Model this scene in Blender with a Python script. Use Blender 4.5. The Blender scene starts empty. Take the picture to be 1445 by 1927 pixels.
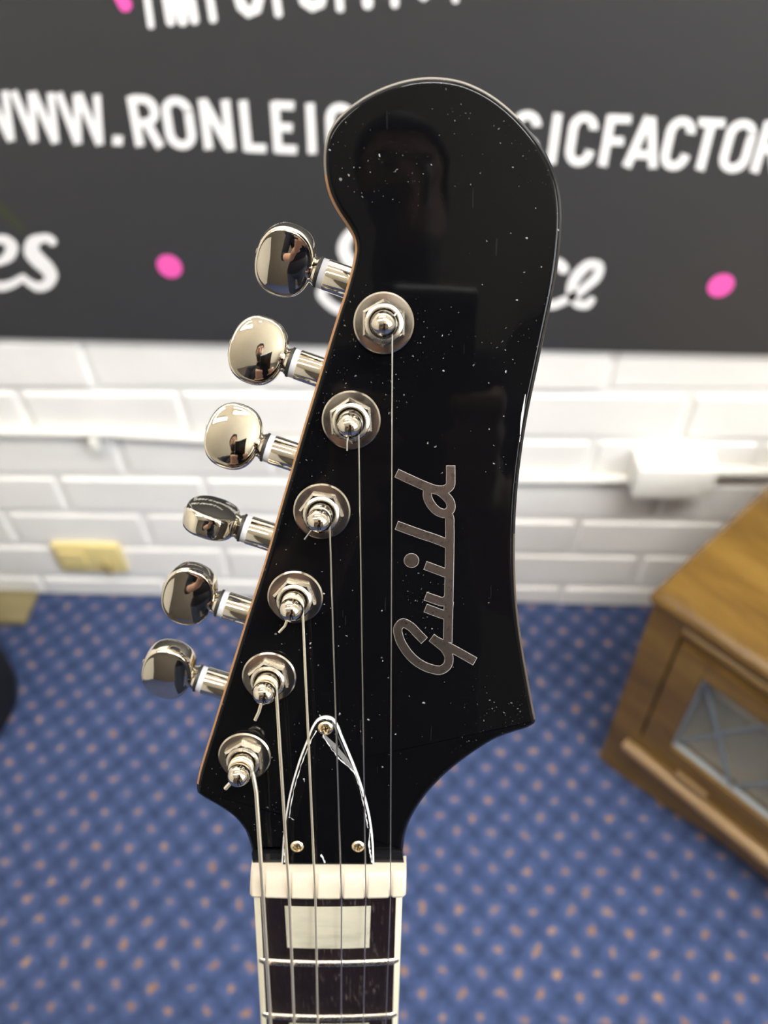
import bpy, bmesh, math, random
from mathutils import Vector, Matrix
random.seed(7)
S = bpy.context.scene
COL = S.collection

# ------------------------------------------------------------------ camera
W, H = 1445.0, 1927.0
FPX = 1490.8
PITCH, YAW, ROLL = 0.80876, 0.083768, -0.047119
CAM = Vector((0, -0.89358, 1.17563))
fw = Vector((-math.sin(YAW) * math.cos(PITCH), math.cos(YAW) * math.cos(PITCH), -math.sin(PITCH)))
r0 = Vector((math.cos(YAW), math.sin(YAW), 0)); u0 = r0.cross(fw)
RX = r0 * math.cos(ROLL) + u0 * math.sin(ROLL)
UP = -r0 * math.sin(ROLL) + u0 * math.cos(ROLL)
cd = bpy.data.cameras.new('camera'); cam = bpy.data.objects.new('camera', cd); COL.objects.link(cam)
cam.matrix_world = Matrix(((RX.x, UP.x, -fw.x, CAM.x), (RX.y, UP.y, -fw.y, CAM.y), (RX.z, UP.z, -fw.z, CAM.z), (0, 0, 0, 1)))
cd.sensor_fit = 'VERTICAL'; cd.sensor_height = 36.0; cd.sensor_width = 27.0
cd.lens = FPX / H * 36.0
cd.clip_start = 0.005; cd.clip_end = 50
cd.dof.use_dof = True; cd.dof.focus_distance = 0.205; cd.dof.aperture_fstop = cd.lens / 2.7
S.camera = cam

# ------------------------------------------------------------------ world, exposure
wd = bpy.data.worlds.new('world'); S.world = wd; wd.use_nodes = True
wd.node_tree.nodes['Background'].inputs[0].default_value = (0.9, 0.92, 1.0, 1)
wd.node_tree.nodes['Background'].inputs[1].default_value = 0.05
S.view_settings.view_transform = 'Standard'; S.view_settings.look = 'None'
S.view_settings.gamma = 1.0; S.view_settings.use_curve_mapping = False
S.view_settings.exposure = 0.0
try:
    S.cycles.max_bounces = 8; S.cycles.glossy_bounces = 5; S.cycles.sample_clamp_indirect = 6.0
    S.cycles.use_denoising = True
except Exception: pass

ROOM = dict(xl=-1.9, xr=1.9, yb=-3.2, zt=2.55)
LIGHTS = [  # ceiling fluorescent fittings: centre x, y, half length x, half width y, emission strength, label
    (-0.30, -0.50, 0.60, 0.022, 30.0, 'long fluorescent ceiling light nearest the brick wall, over the guitar'),
    (0.55, -1.15, 0.60, 0.028, 190.0, 'long fluorescent ceiling light above the oak side cabinet'),
    (-0.95, -1.30, 0.60, 0.028, 70.0, 'long fluorescent ceiling light farthest from the brick wall'),
]

# ------------------------------------------------------------------ pixel helpers (camera solved from the brick courses)
def ray(px, py): return fw + RX * ((px - W / 2) / FPX) - UP * ((py - H / 2) / FPX)
def on_plane(px, py, o, n):
    d = ray(px, py); return CAM + d * ((o - CAM).dot(n) / d.dot(n))
def wall_pt(px, py, y): return on_plane(px, py, Vector((0, y, 0)), Vector((0, 1, 0)))
def floor_pt(px, py, z=0): return on_plane(px, py, Vector((0, 0, z)), Vector((0, 0, 1)))
# headstock face frame
d_ = ray(722, 575).normalized(); NH = -d_
VH = (UP - NH * UP.dot(NH)).normalized(); UH = VH.cross(NH)
OH = CAM - NH * 0.199
def HP(px, py, h=0.0): return on_plane(px, py, OH + NH * h, NH)
def HL(a, b, c=0.0): return OH + UH * a + VH * b + NH * c
def hl(P): d = P - OH; return Vector((d.dot(UH), d.dot(VH), d.dot(NH)))
# fingerboard frame
A_ = math.radians(32)
NF = (-UP * math.sin(A_) - fw * math.cos(A_)).normalized()
SF = (-UP * math.cos(A_) + fw * math.sin(A_)).normalized()
UF = (-SF).cross(NF)
q = ray(617, 1687); OF = CAM + q * (0.2298 / q.dot(fw))
SK = -0.031
def FL(a, s, h=0.0): return OF + UF * (a + SK * s) + SF * s + NF * h

# ------------------------------------------------------------------ node materials
MATS = {}
def mat(name, col=(0.8, 0.8, 0.8), rough=0.5, metal=0.0, spec=0.5, **kw):
    m = bpy.data.materials.new(name); m.use_nodes = True
    b = m.node_tree.nodes['Principled BSDF']
    b.inputs['Base Color'].default_value = (*col, 1); b.inputs['Roughness'].default_value = rough
    b.inputs['Metallic'].default_value = metal; b.inputs['Specular IOR Level'].default_value = spec
    for k, v in kw.items():
        k = k.replace('_', ' ').title() if k not in b.inputs else k
        b.inputs[k].default_value = v
    MATS[name] = m; return m
class NT:
    def __init__(s, m): s.t = m.node_tree; s.b = s.t.nodes['Principled BSDF']
    def n(s, typ, **kw):
        x = s.t.nodes.new(typ)
        for k, v in kw.items():
            if k in x.inputs: x.inputs[k].default_value = v
            else: setattr(x, k, v)
        return x
    def l(s, a, b): s.t.links.new(a, b)
    def math(s, op, a, b=None, c=None):
        x = s.t.nodes.new('ShaderNodeMath'); x.operation = op
        for i, v in enumerate((a, b, c)):
            if v is None: continue
            if isinstance(v, (int, float)): x.inputs[i].default_value = v
            else: s.l(v, x.inputs[i])
        return x.outputs[0]
    def ramp(s, src, stops, interp='LINEAR'):
        x = s.t.nodes.new('ShaderNodeValToRGB'); s.l(src, x.inputs[0]); e = x.color_ramp; e.interpolation = interp
        while len(e.elements) < len(stops): e.elements.new(0.5)
        for el, (p, c) in zip(e.elements, stops):
            el.position = p; el.color = (*c, 1) if len(c) == 3 else c
        return x.outputs[0]
    def mix(s, f, a, b):
        x = s.t.nodes.new('ShaderNodeMix'); x.data_type = 'RGBA'
        if isinstance(f, (int, float)): x.inputs[0].default_value = f
        else: s.l(f, x.inputs[0])
        for i, v in ((6, a), (7, b)):
            if isinstance(v, tuple): x.inputs[i].default_value = (*v, 1)
            else: s.l(v, x.inputs[i])
        return x.outputs[2]
    def bump(s, h, strength, dist):
        x = s.n('ShaderNodeBump'); x.inputs['Strength'].default_value = strength; x.inputs['Distance'].default_value = dist
        s.l(h, x.inputs['Height']); s.l(x.outputs[0], s.b.inputs['Normal'])
    def obj(s): return s.n('ShaderNodeTexCoord').outputs['Object']
    def geo(s): return s.n('ShaderNodeNewGeometry').outputs['Position']
    def noise(s, vec, scale, detail=2.0, rough=0.5):
        x = s.n('ShaderNodeTexNoise'); x.inputs['Scale'].default_value = scale; x.inputs['Detail'].default_value = detail
        x.inputs['Roughness'].default_value = rough
        if vec: s.l(vec, x.inputs['Vector'])
        return x.outputs['Fac']
    def scale(s, vec, sc, rot=(0, 0, 0), loc=(0, 0, 0)):
        x = s.n('ShaderNodeMapping'); x.inputs['Scale'].default_value = sc; x.inputs['Rotation'].default_value = rot
        x.inputs['Location'].default_value = loc; s.l(vec, x.inputs['Vector']); return x.outputs[0]

def m_brick(name, c0, c1):
    m = mat(name, c0, 0.55); t = NT(m); g = t.geo()
    t.l(t.ramp(t.noise(g, 9, 4), [(0.35, c0), (0.7, c1)]), t.b.inputs['Base Color'])
    t.bump(t.noise(g, 160, 3), 0.35, 0.002); return m
m_brick('painted_brick', (0.82, 0.805, 0.78), (0.87, 0.855, 0.83))
m_brick('painted_mortar', (0.82, 0.805, 0.78), (0.86, 0.845, 0.82))
mat('plaster', (0.64, 0.60, 0.52), 0.7); mat('ceiling_paint', (0.70, 0.64, 0.52), 0.8)
mat('dark_wall', (0.07, 0.06, 0.05), 0.7)

def m_carpet():
    m = mat('carpet', (0.05, 0.08, 0.2), 0.95, spec=0.1); t = NT(m); g = t.geo()
    mp = t.n('ShaderNodeMapping'); mp.vector_type = 'TEXTURE'
    mp.inputs['Location'].default_value = (-0.0021, -0.5842, 0); mp.inputs['Rotation'].default_value = (0, 0, math.radians(1.3))
    mp.inputs['Scale'].default_value = (0.0507, 0.0517, 1)
    nz = t.n('ShaderNodeTexNoise'); nz.inputs['Scale'].default_value = 60; nz.inputs['Detail'].default_value = 2
    t.l(g, nz.inputs['Vector'])
    vm = t.n('ShaderNodeVectorMath', operation='MULTIPLY_ADD'); t.l(nz.outputs['Color'], vm.inputs[0])
    vm.inputs[1].default_value = (0.020, 0.020, 0); t.l(g, vm.inputs[2])
    vs = t.n('ShaderNodeVectorMath', operation='SUBTRACT'); t.l(vm.outputs[0], vs.inputs[0]); vs.inputs[1].default_value = (0.010, 0.010, 0)
    t.l(vs.outputs[0], mp.inputs['Vector'])
    sp = t.n('ShaderNodeSeparateXYZ'); t.l(mp.outputs[0], sp.inputs[0])
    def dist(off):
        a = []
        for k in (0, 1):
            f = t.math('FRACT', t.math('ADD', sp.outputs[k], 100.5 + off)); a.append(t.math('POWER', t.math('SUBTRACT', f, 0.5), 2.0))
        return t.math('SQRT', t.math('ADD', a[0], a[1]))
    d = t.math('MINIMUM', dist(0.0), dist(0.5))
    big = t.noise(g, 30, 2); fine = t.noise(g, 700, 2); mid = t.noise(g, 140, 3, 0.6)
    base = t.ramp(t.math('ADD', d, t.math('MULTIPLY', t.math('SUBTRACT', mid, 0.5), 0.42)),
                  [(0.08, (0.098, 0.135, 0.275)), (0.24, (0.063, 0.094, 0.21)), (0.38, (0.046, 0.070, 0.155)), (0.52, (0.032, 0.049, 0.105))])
    dot = t.ramp(t.math('ADD', d, t.math('MULTIPLY', t.math('SUBTRACT', mid, 0.5), 0.16)), [(0.06, (1, 1, 1)), (0.115, (0, 0, 0))])
    oc = t.ramp(big, [(0.35, (0.30, 0.16, 0.085)), (0.65, (0.40, 0.24, 0.14))])
    dm = t.math('MULTIPLY', dot, t.ramp(t.noise(g, 22, 1), [(0.3, (0.55,) * 3), (0.55, (1, 1, 1))]))
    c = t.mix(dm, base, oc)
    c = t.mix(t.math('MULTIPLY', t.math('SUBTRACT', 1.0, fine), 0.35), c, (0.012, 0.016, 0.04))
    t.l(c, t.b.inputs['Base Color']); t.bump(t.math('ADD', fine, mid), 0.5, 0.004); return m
m_carpet()

def m_wood(name, c0, c1, c2, axis, rough=0.35, sc=14):
    m = mat(name, c1, rough); t = NT(m)
    th = axis
    v = t.scale(t.geo(), (sc * 0.16, sc, sc), (0, 0, th))
    # stretch along table axis: rotate then squeeze
    mp = t.n('ShaderNodeMapping'); mp.inputs['Rotation'].default_value = (0, 0, th); t.l(t.geo(), mp.inputs['Vector'])
    mp2 = t.n('ShaderNodeMapping'); mp2.inputs['Scale'].default_value = (sc * 0.15, sc, sc); t.l(mp.outputs[0], mp2.inputs['Vector'])
    n1 = t.noise(mp2.outputs[0], 1.2, 4, 0.6); n2 = t.noise(mp2.outputs[0], 9, 4, 0.6)
    c = t.ramp(t.math('ADD', t.math('MULTIPLY', n1, 0.7), t.math('MULTIPLY', n2, 0.3)), [(0.32, c0), (0.5, c1), (0.66, c2)])
    t.l(c, t.b.inputs['Base Color']); t.bump(n2, 0.12, 0.002); return m
T45 = math.radians(45)
m_wood('oak', (0.085, 0.042, 0.008), (0.16, 0.087, 0.015), (0.22, 0.127, 0.025), T45, 0.2)
m_wood('oak_worn', (0.17, 0.10, 0.04), (0.25, 0.155, 0.07), (0.32, 0.21, 0.10), T45, 0.22)
m_wood('raw_timber', (0.17, 0.135, 0.062), (0.22, 0.18, 0.085), (0.27, 0.22, 0.11), 0.0, 0.6, 30)
mat('timber_dark', (0.035, 0.018, 0.008), 0.6)
mat('lead_came', (0.30, 0.34, 0.37), 0.45, 0.6)
g = mat('cabinet_glass', (0.5, 0.5, 0.46), 0.12); NT(g).b.inputs['Alpha'].default_value = 0.22
mat('cabinet_inside', (0.55, 0.46, 0.34), 0.7)

m = mat('banner_cloth', (0.031, 0.031, 0.032), 0.45, spec=0.6); t = NT(m)
t.bump(t.noise(t.geo(), 900, 2), 0.25, 0.001)
mat('print_white', (0.80, 0.79, 0.79), 0.5); mat('print_pink', (0.80, 0.10, 0.42), 0.5); mat('print_olive', (0.045, 0.055, 0.022), 0.5)
mat('white_plastic', (0.78, 0.77, 0.73), 0.35); mat('yellow_plastic', (0.74, 0.61, 0.27), 0.4); mat('yellow_dark', (0.40, 0.32, 0.14), 0.5)
mat('grey_screw', (0.35, 0.34, 0.32), 0.4, 0.8)
mat('black_vinyl', (0.006, 0.006, 0.007), 0.55, spec=0.3); mat('dull_steel', (0.3, 0.31, 0.31), 0.35, 0.9)
mat('black_tube', (0.012, 0.012, 0.012), 0.35)

def m_gloss(name, dust=True):
    m = mat(name, (0.0018, 0.0018, 0.0022), 0.06, spec=0.15); t = NT(m); g = t.geo()
    if dust:
        vo = t.n('ShaderNodeTexVoronoi'); vo.inputs['Scale'].default_value = 520
        vo.inputs['Randomness'].default_value = 1.0
        warp = t.n('ShaderNodeVectorMath', operation='MULTIPLY_ADD'); nz = t.n('ShaderNodeTexNoise'); nz.inputs['Scale'].default_value = 900
        t.l(g, nz.inputs['Vector']); t.l(nz.outputs['Color'], warp.inputs[0]); warp.inputs[1].default_value = (0.0016,) * 3; t.l(g, warp.inputs[2])
        t.l(warp.outputs[0], vo.inputs['Vector'])
        sel = t.n('ShaderNodeSeparateColor'); t.l(vo.outputs['Color'], sel.inputs[0])
        size = t.math('MULTIPLY', t.math('POWER', sel.outputs[0], 2.6), 0.19)
        size = t.math('MULTIPLY', size, t.ramp(t.noise(g, 28, 3, 0.6), [(0.40, (0.12,) * 3), (0.62, (1,) * 3)]))
        dustf = t.math('LESS_THAN', vo.outputs['Distance'], size)
        dustf = t.math('MULTIPLY', dustf, t.math('ADD', 0.15, t.math('MULTIPLY', sel.outputs[1], 0.5)))
        v2 = t.n('ShaderNodeTexVoronoi'); v2.inputs['Scale'].default_value = 1500; t.l(warp.outputs[0], v2.inputs['Vector'])
        s2 = t.n('ShaderNodeSeparateColor'); t.l(v2.outputs['Color'], s2.inputs[0])
        d2 = t.math('LESS_THAN', v2.outputs['Distance'], t.math('MULTIPLY', t.math('MULTIPLY', t.math('POWER', s2.outputs[0], 5.0), 0.34), t.ramp(t.noise(g, 34, 3, 0.6), [(0.42, (0.0,) * 3), (0.62, (1,) * 3)])))
        dustf = t.math('MAXIMUM', dustf, t.math('MULTIPLY', d2, 0.22))
        # hair-line scratches
        sc = t.scale(g, (900, 60, 60), (0.2, 0.3, 0.5)); s1 = t.noise(sc, 1.0, 1)
        scr = t.math('MULTIPLY', t.math('GREATER_THAN', s1, 0.78), 0.012)
        f = t.math('MINIMUM', t.math('ADD', dustf, scr), 1.0)
        t.l(t.mix(f, (0.0018, 0.0018, 0.0022), (0.42, 0.41, 0.40)), t.b.inputs['Base Color'])
        t.l(t.math('ADD', 0.05, t.math('MULTIPLY', dustf, 0.6)), t.b.inputs['Roughness'])
    return m
m_gloss('black_lacquer'); m_gloss('cover_black')
mat('black_edge', (0.006, 0.006, 0.007), 0.14)
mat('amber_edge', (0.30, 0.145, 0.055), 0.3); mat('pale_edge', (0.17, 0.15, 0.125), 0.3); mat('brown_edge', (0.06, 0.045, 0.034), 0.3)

def m_nickel(name, col, rough, scr=0.35):
    m = mat(name, col, rough, 1.0); t = NT(m); g = t.geo()
    n = t.noise(g, 700, 4, 0.7)
    t.l(t.math('ADD', rough - 0.03, t.math('MULTIPLY', n, scr * 0.2)), t.b.inputs['Roughness'])
    t.l(t.mix(t.math('MULTIPLY', n, 0.5), col, tuple(c * 0.72 for c in col)), t.b.inputs['Base Color']); return m
m_nickel('nickel', (0.80, 0.735, 0.62), 0.07, 0.2)
m_nickel('nickel_button', (0.84, 0.775, 0.655), 0.035, 0.05)
m_nickel('nickel_worn', (0.74, 0.68, 0.58), 0.20, 0.9)
m_nickel('washer_nickel', (0.62, 0.56, 0.48), 0.13, 0.9)
m_nickel('logo_metal', (0.46, 0.38, 0.33), 0.24, 0.8); mat('logo_rim', (0.78, 0.72, 0.68), 0.35, 0.7)
mat('string_steel', (0.66, 0.62, 0.56), 0.28, 1.0); mat('string_wound', (0.97, 0.87, 0.68), 0.45, 1.0); mat('string_plain', (0.42, 0.42, 0.43), 0.25, 1.0)
mat('nylon', (0.55, 0.56, 0.60), 0.4); mat('rubber_and_gap', (0.01, 0.01, 0.01), 0.6)
m = mat('bone', (0.6, 0.52, 0.4), 0.4); t = NT(m)
t.l(t.ramp(t.noise(t.geo(), 90, 3), [(0.3, (0.37, 0.325, 0.26)), (0.7, (0.42, 0.37, 0.295))]), t.b.inputs['Base Color'])
mat('cream_binding', (0.80, 0.74, 0.56), 0.35)
def m_fb():
    m = mat('rosewood', (0.02, 0.012, 0.01), 0.38, spec=0.22); t = NT(m); g = t.geo()
    mp = t.n('ShaderNodeMapping'); mp.inputs['Scale'].default_value = (1300, 150, 150); t.l(g, mp.inputs['Vector'])
    n = t.noise(mp.outputs[0], 1.0, 3, 0.6)
    big = t.noise(g, 120, 3)
    pores = t.math('MULTIPLY', t.ramp(n, [(0.56, (0,) * 3), (0.70, (1,) * 3)]), t.ramp(big, [(0.4, (0.15,) * 3), (0.7, (1,) * 3)]))
    c = t.mix(big, (0.004, 0.0025, 0.0025), (0.013, 0.006, 0.0055))
    t.l(t.mix(t.math('MULTIPLY', pores, 0.5), c, (0.18, 0.15, 0.13)), t.b.inputs['Base Color']); t.bump(n, 0.4, 0.0003)
m_fb()
m = mat('pearl', (0.6, 0.58, 0.46), 0.25); t = NT(m)
t.l(t.ramp(t.noise(t.scale(t.geo(), (40, 130, 130)), 1.0, 4, 0.6), [(0.3, (0.37, 0.345, 0.265)), (0.5, (0.49, 0.46, 0.355)), (0.7, (0.55, 0.51, 0.39))]), t.b.inputs['Base Color'])
mat('white_layer', (0.75, 0.74, 0.73), 0.3); mat('film', (0.55, 0.55, 0.55), 0.4)
mat('screw_gold', (0.82, 0.70, 0.50), 0.18, 1.0)
mat('mahogany', (0.10, 0.03, 0.015), 0.25)
mat('lamp_white', (0.7, 0.7, 0.7), 0.5)

# ------------------------------------------------------------------ mesh builder
class MB:
    def __init__(s): s.v = []; s.f = []; s.mi = []
    def add(s, vs, fs, mi=0):
        o = len(s.v); s.v += [Vector(x) for x in vs]; s.f += [tuple(i + o for i in f) for f in fs]; s.mi += [mi] * len(fs); return s
    def box(s, c, ax, h, ch=0.0, mi=0):
        """box with centre c, unit axes ax, half sizes h, chamfer ch"""
        c = Vector(c)
        if ch <= 0:
            vs = [c + ax[0] * (h[0] * i) + ax[1] * (h[1] * j) + ax[2] * (h[2] * k) for i in (-1, 1) for j in (-1, 1) for k in (-1, 1)]
            return s.add(vs, [(0, 1, 3, 2), (4, 6, 7, 5), (0, 4, 5, 1), (2, 3, 7, 6), (0, 2, 6, 4), (1, 5, 7, 3)], mi)
        bm = bmesh.new(); bmesh.ops.create_cube(bm, size=2)
        for v in bm.verts: v.co = Vector((v.co.x * h[0], v.co.y * h[1], v.co.z * h[2]))
        bmesh.ops.bevel(bm, geom=bm.edges[:], offset=ch, segments=2, affect='EDGES', profile=0.6)
        bm.verts.index_update()
        s.add([c + ax[0] * v.co.x + ax[1] * v.co.y + ax[2] * v.co.z for v in bm.verts], [[v.index for v in f.verts] for f in bm.faces], mi)
        bm.free(); return s
    def lathe(s, prof, o, ax, n=40, mi=0, capb=True, capt=True):
        """prof: list of (radius, height); ax = (x, y, axis)"""
        o = Vector(o); base = len(s.v); vs = []; fs = []
        for r, h in prof:
            for k in range(n):
                a = 2 * math.pi * k / n
                vs.append(o + ax[0] * (r * math.cos(a)) + ax[1] * (r * math.sin(a)) + ax[2] * h)
        for j in range(len(prof) - 1):
            for k in range(n):
                k2 = (k + 1) % n; fs.append((j * n + k, j * n + k2, (j + 1) * n + k2, (j + 1) * n + k))
        if capb: fs.append(tuple(range(n - 1, -1, -1)))
        if capt: fs.append(tuple((len(prof) - 1) * n + k for k in range(n)))
        return s.add(vs, fs, mi)
    def tube(s, path, r, n=10, mi=0):
        path = [Vector(p) for p in path]; vs = []; fs = []; prev = None
        rs = r if isinstance(r, (list, tuple)) else [r] * len(path)
        for i, p in enumerate(path):
            t = (path[min(i + 1, len(path) - 1)] - path[max(i - 1, 0)]).normalized()
            if prev is None:
                a = t.orthogonal().normalized()
            else:
                a = (prev - t * prev.dot(t)).normalized()
            prev = a; b = t.cross(a)
            for k in range(n):
                th = 2 * math.pi * k / n; vs.append(p + (a * math.cos(th) + b * math.sin(th)) * rs[i])
        for i in range(len(path) - 1):
            for k in range(n):
                k2 = (k + 1) % n; fs.append((i * n + k, i * n + k2, (i + 1) * n + k2, (i + 1) * n + k))
        fs.append(tuple(range(n - 1, -1, -1))); fs.append(tuple((len(path) - 1) * n + k for k in range(n)))
        return s.add(vs, fs, mi)
    def build(s, name, m, parent=None, origin=None, smooth=0):
        """links ONE mesh object; smooth = auto-smooth angle in degrees (0 flat)"""
        if origin is None:
            lo = Vector((min(v.x for v in s.v), min(v.y for v in s.v), min(v.z for v in s.v)))
            hi = Vector((max(v.x for v in s.v), max(v.y for v in s.v), max(v.z for v in s.v)))
            origin = (lo + hi) / 2
            if parent is None: origin.z = lo.z
        me = bpy.data.meshes.new(name); me.from_pydata([v - origin for v in s.v], [], s.f)
        ms = m if isinstance(m, (list, tuple)) else [m]
        for x in ms: me.materials.append(MATS[x])
        for p, i in zip(me.polygons, s.mi): p.material_index = i
        bm = bmesh.new(); bm.from_mesh(me); bmesh.ops.recalc_face_normals(bm, faces=bm.faces); bm.to_mesh(me); bm.free()
        if smooth:
            for p in me.polygons: p.use_smooth = len(p.vertices) < 20 or abs(p.area) < 1e-9
            me.set_sharp_from_angle(angle=math.radians(smooth))
        me.update()
        o = bpy.data.objects.new(name, me); COL.objects.link(o)
        place(o, origin, parent); return o
WO = {}
def place(o, origin, parent=None):
    WO[o.name] = Vector(origin); o.parent = parent
    o.location = Vector(origin) - (WO[parent.name] if parent else Vector((0, 0, 0)))
def thing(name, origin, label, cat, group=None):
    o = bpy.data.objects.new(name, None); COL.objects.link(o); o.empty_display_size = 0.05; place(o, origin); tag(o, label, cat, group); return o
def tag(o, label, cat=None, group=None):
    o['label'] = label
    if cat: o['category'] = cat
    if group: o['group'] = group
    return o
def structure(o, label=None):
    o['kind'] = 'structure'
    if label: o['label'] = label
    return o
X, Y, Z = Vector((1, 0, 0)), Vector((0, 1, 0)), Vector((0, 0, 1))
def bez(pts, n=6, closed=False):
    """Catmull-Rom through points (tuples)"""
    P = [Vector(p) for p in pts]; out = []; L = len(P)
    rng = range(L if closed else L - 1)
    for i in rng:
        p0 = P[(i - 1) % L] if closed or i > 0 else P[i] * 2 - P[i + 1]
        p1 = P[i]; p2 = P[(i + 1) % L]
        p3 = P[(i + 2) % L] if closed or i + 2 < L else p2 * 2 - p1
        d0, d1, d2 = max((p1 - p0).length, 1e-9), max((p2 - p1).length, 1e-9), max((p3 - p2).length, 1e-9)
        m1 = ((p1 - p0) * (d1 / d0) + (p2 - p1) * (d0 / d1)) * (d1 / (d0 + d1)); m2 = ((p2 - p1) * (d2 / d1) + (p3 - p2) * (d1 / d2)) * (d1 / (d1 + d2))
        for k in range(n):
            t = k / n; t2 = t * t; t3 = t2 * t
            out.append(p1 * (2 * t3 - 3 * t2 + 1) + m1 * (t3 - 2 * t2 + t) + p2 * (3 * t2 - 2 * t3) + m2 * (t3 - t2))
    if not closed: out.append(P[-1])
    return out
def ribbon(pts, w, cap='flat', squash=1.0):
    """2D stroke outline -> (verts2d, faces). w may be per-point list"""
    P = [Vector((p[0], p[1])) for p in pts]; ws = w if isinstance(w, (list, tuple)) else [w] * len(P)
    vs = []; fs = []
    for i, p in enumerate(P):
        a = P[i] - P[i - 1] if i else P[1] - P[0]; b = P[i + 1] - P[i] if i < len(P) - 1 else P[-1] - P[-2]
        a = a.normalized(); b = b.normalized(); t = (a + b)
        t = t.normalized() if t.length > 1e-6 else a
        n = Vector((-t.y, t.x)); c = max(0.45, t.dot(a)); o = n * (ws[i] / 2 / c)
        vs += [p + o, p - o]
        if i: fs.append((2 * i - 2, 2 * i - 1, 2 * i + 1, 2 * i))
    if cap == 'round':
        for i, sgn in ((0, -1), (len(P) - 1, 1)):
            t = (P[1] - P[0]).normalized() if i == 0 else (P[-1] - P[-2]).normalized()
            n = Vector((-t.y, t.x)); k0 = len(vs)
            for k in range(9):
                th = math.pi * k / 8; vs.append(P[i] + n * (math.cos(th) * ws[i] / 2) + t * (sgn * math.sin(th) * ws[i] / 2))
            fs.append(tuple(range(k0, k0 + 9)))
    return vs, fs

def offset_poly(pts, d):
    """inset closed 2D polygon by d (positive = inwards), any winding"""
    area = sum(pts[i][0] * pts[(i + 1) % len(pts)][1] - pts[(i + 1) % len(pts)][0] * pts[i][1] for i in range(len(pts)))
    sg = 1 if area > 0 else -1; out = []
    for i in range(len(pts)):
        a = (Vector(pts[i][:2]) - Vector(pts[i - 1][:2])).normalized(); b = (Vector(pts[(i + 1) % len(pts)][:2]) - Vector(pts[i][:2])).normalized()
        t = a + b; t = t.normalized() if t.length > 1e-6 else a
        n = Vector((-t.y, t.x)) * sg; c = max(0.4, t.dot(a)); out.append(Vector(pts[i][:2]) + n * (d / c))
    return out
def loops(mb, rings, frame, mats=None, cap_top=True, cap_bot=True):
    """rings: list of (poly2d, height)"""
    n = len(rings[0][0]); vs = []; base = len(mb.v)
    for poly, h in rings: vs += [frame(p[0], p[1], h) for p in poly]
    mb.v += vs
    for j in range(len(rings) - 1):
        for k in range(n):
            k2 = (k + 1) % n; mb.f.append((base + j * n + k, base + j * n + k2, base + (j + 1) * n + k2, base + (j + 1) * n + k))
            mb.mi.append(mats(j, k) if mats else 0)
    if cap_bot: mb.f.append(tuple(base + k for k in range(n - 1, -1, -1))); mb.mi.append(0)
    if cap_top: mb.f.append(tuple(base + (len(rings) - 1) * n + k for k in range(n))); mb.mi.append(0)
    return mb

# ================================================================== ROOM
R_ = ROOM
def slab(name, lo, hi, m, label):
    lo, hi = Vector(lo), Vector(hi); o = MB().box((lo + hi) / 2, (X, Y, Z), (hi - lo) / 2).build(name, m)
    return structure(o, label)
floor = slab('floor', (R_['xl'], R_['yb'], -0.06), (R_['xr'], 0.0, 0.0), 'carpet', 'blue patterned carpet with rows of small orange flecks')
wall = slab('wall_back', (R_['xl'], 0.0, -0.06), (R_['xr'], 0.12, R_['zt']), 'painted_mortar', 'white painted brick wall behind the guitar')
slab('wall_left', (R_['xl'] - 0.1, R_['yb'], -0.06), (R_['xl'], 0.12, R_['zt']), 'plaster', 'plain wall on the left side of the room')
slab('wall_right', (R_['xr'], R_['yb'], -0.06), (R_['xr'] + 0.1, 0.12, R_['zt']), 'plaster', 'plain wall on the right side of the room')
slab('wall_front', (R_['xl'] - 0.1, R_['yb'] - 0.1, -0.06), (R_['xr'] + 0.1, R_['yb'], R_['zt']), 'dark_wall', 'plain dark wall behind the viewer')
# daylight window in the right wall
WN = dict(y0=-2.5, y1=-1.15, z0=1.2, z1=2.4, st=16.0)
yc, zc = (WN['y0'] + WN['y1']) / 2, (WN['z0'] + WN['z1']) / 2
em = bpy.data.materials.new('daylight'); em.use_nodes = True; e = em.node_tree.nodes.new('ShaderNodeEmission'); e.inputs[0].default_value = (0.93, 0.97, 1.0, 1); e.inputs[1].default_value = WN['st']
em.node_tree.links.new(e.outputs[0], em.node_tree.nodes['Material Output'].inputs[0]); MATS['daylight'] = em
wn = structure(MB().box((R_['xr'] - 0.004, yc, zc), (X, Y, Z), (0.003, (WN['y1'] - WN['y0']) / 2, (WN['z1'] - WN['z0']) / 2)).build('window_1', 'daylight'), 'daylit window in the right wall')
for (a, b, c, d) in ((WN['y0'] - 0.03, zc, 0.03, 0.66), (WN['y1'] + 0.03, zc, 0.03, 0.66), (yc, WN['z0'] - 0.03, 0.70, 0.03), (yc, WN['z1'] + 0.03, 0.70, 0.03), (yc, zc, 0.015, 0.62)):
    MB().box((R_['xr'] - 0.018, a, b), (X, Y, Z), (0.018, c, d), 0.003).build('window_frame', 'white_plastic', wn)
slab('ceiling', (R_['xl'] - 0.1, R_['yb'] - 0.1, R_['zt']), (R_['xr'] + 0.1, 0.12, R_['zt'] + 0.1), 'ceiling_paint', 'plain cream ceiling')

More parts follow.
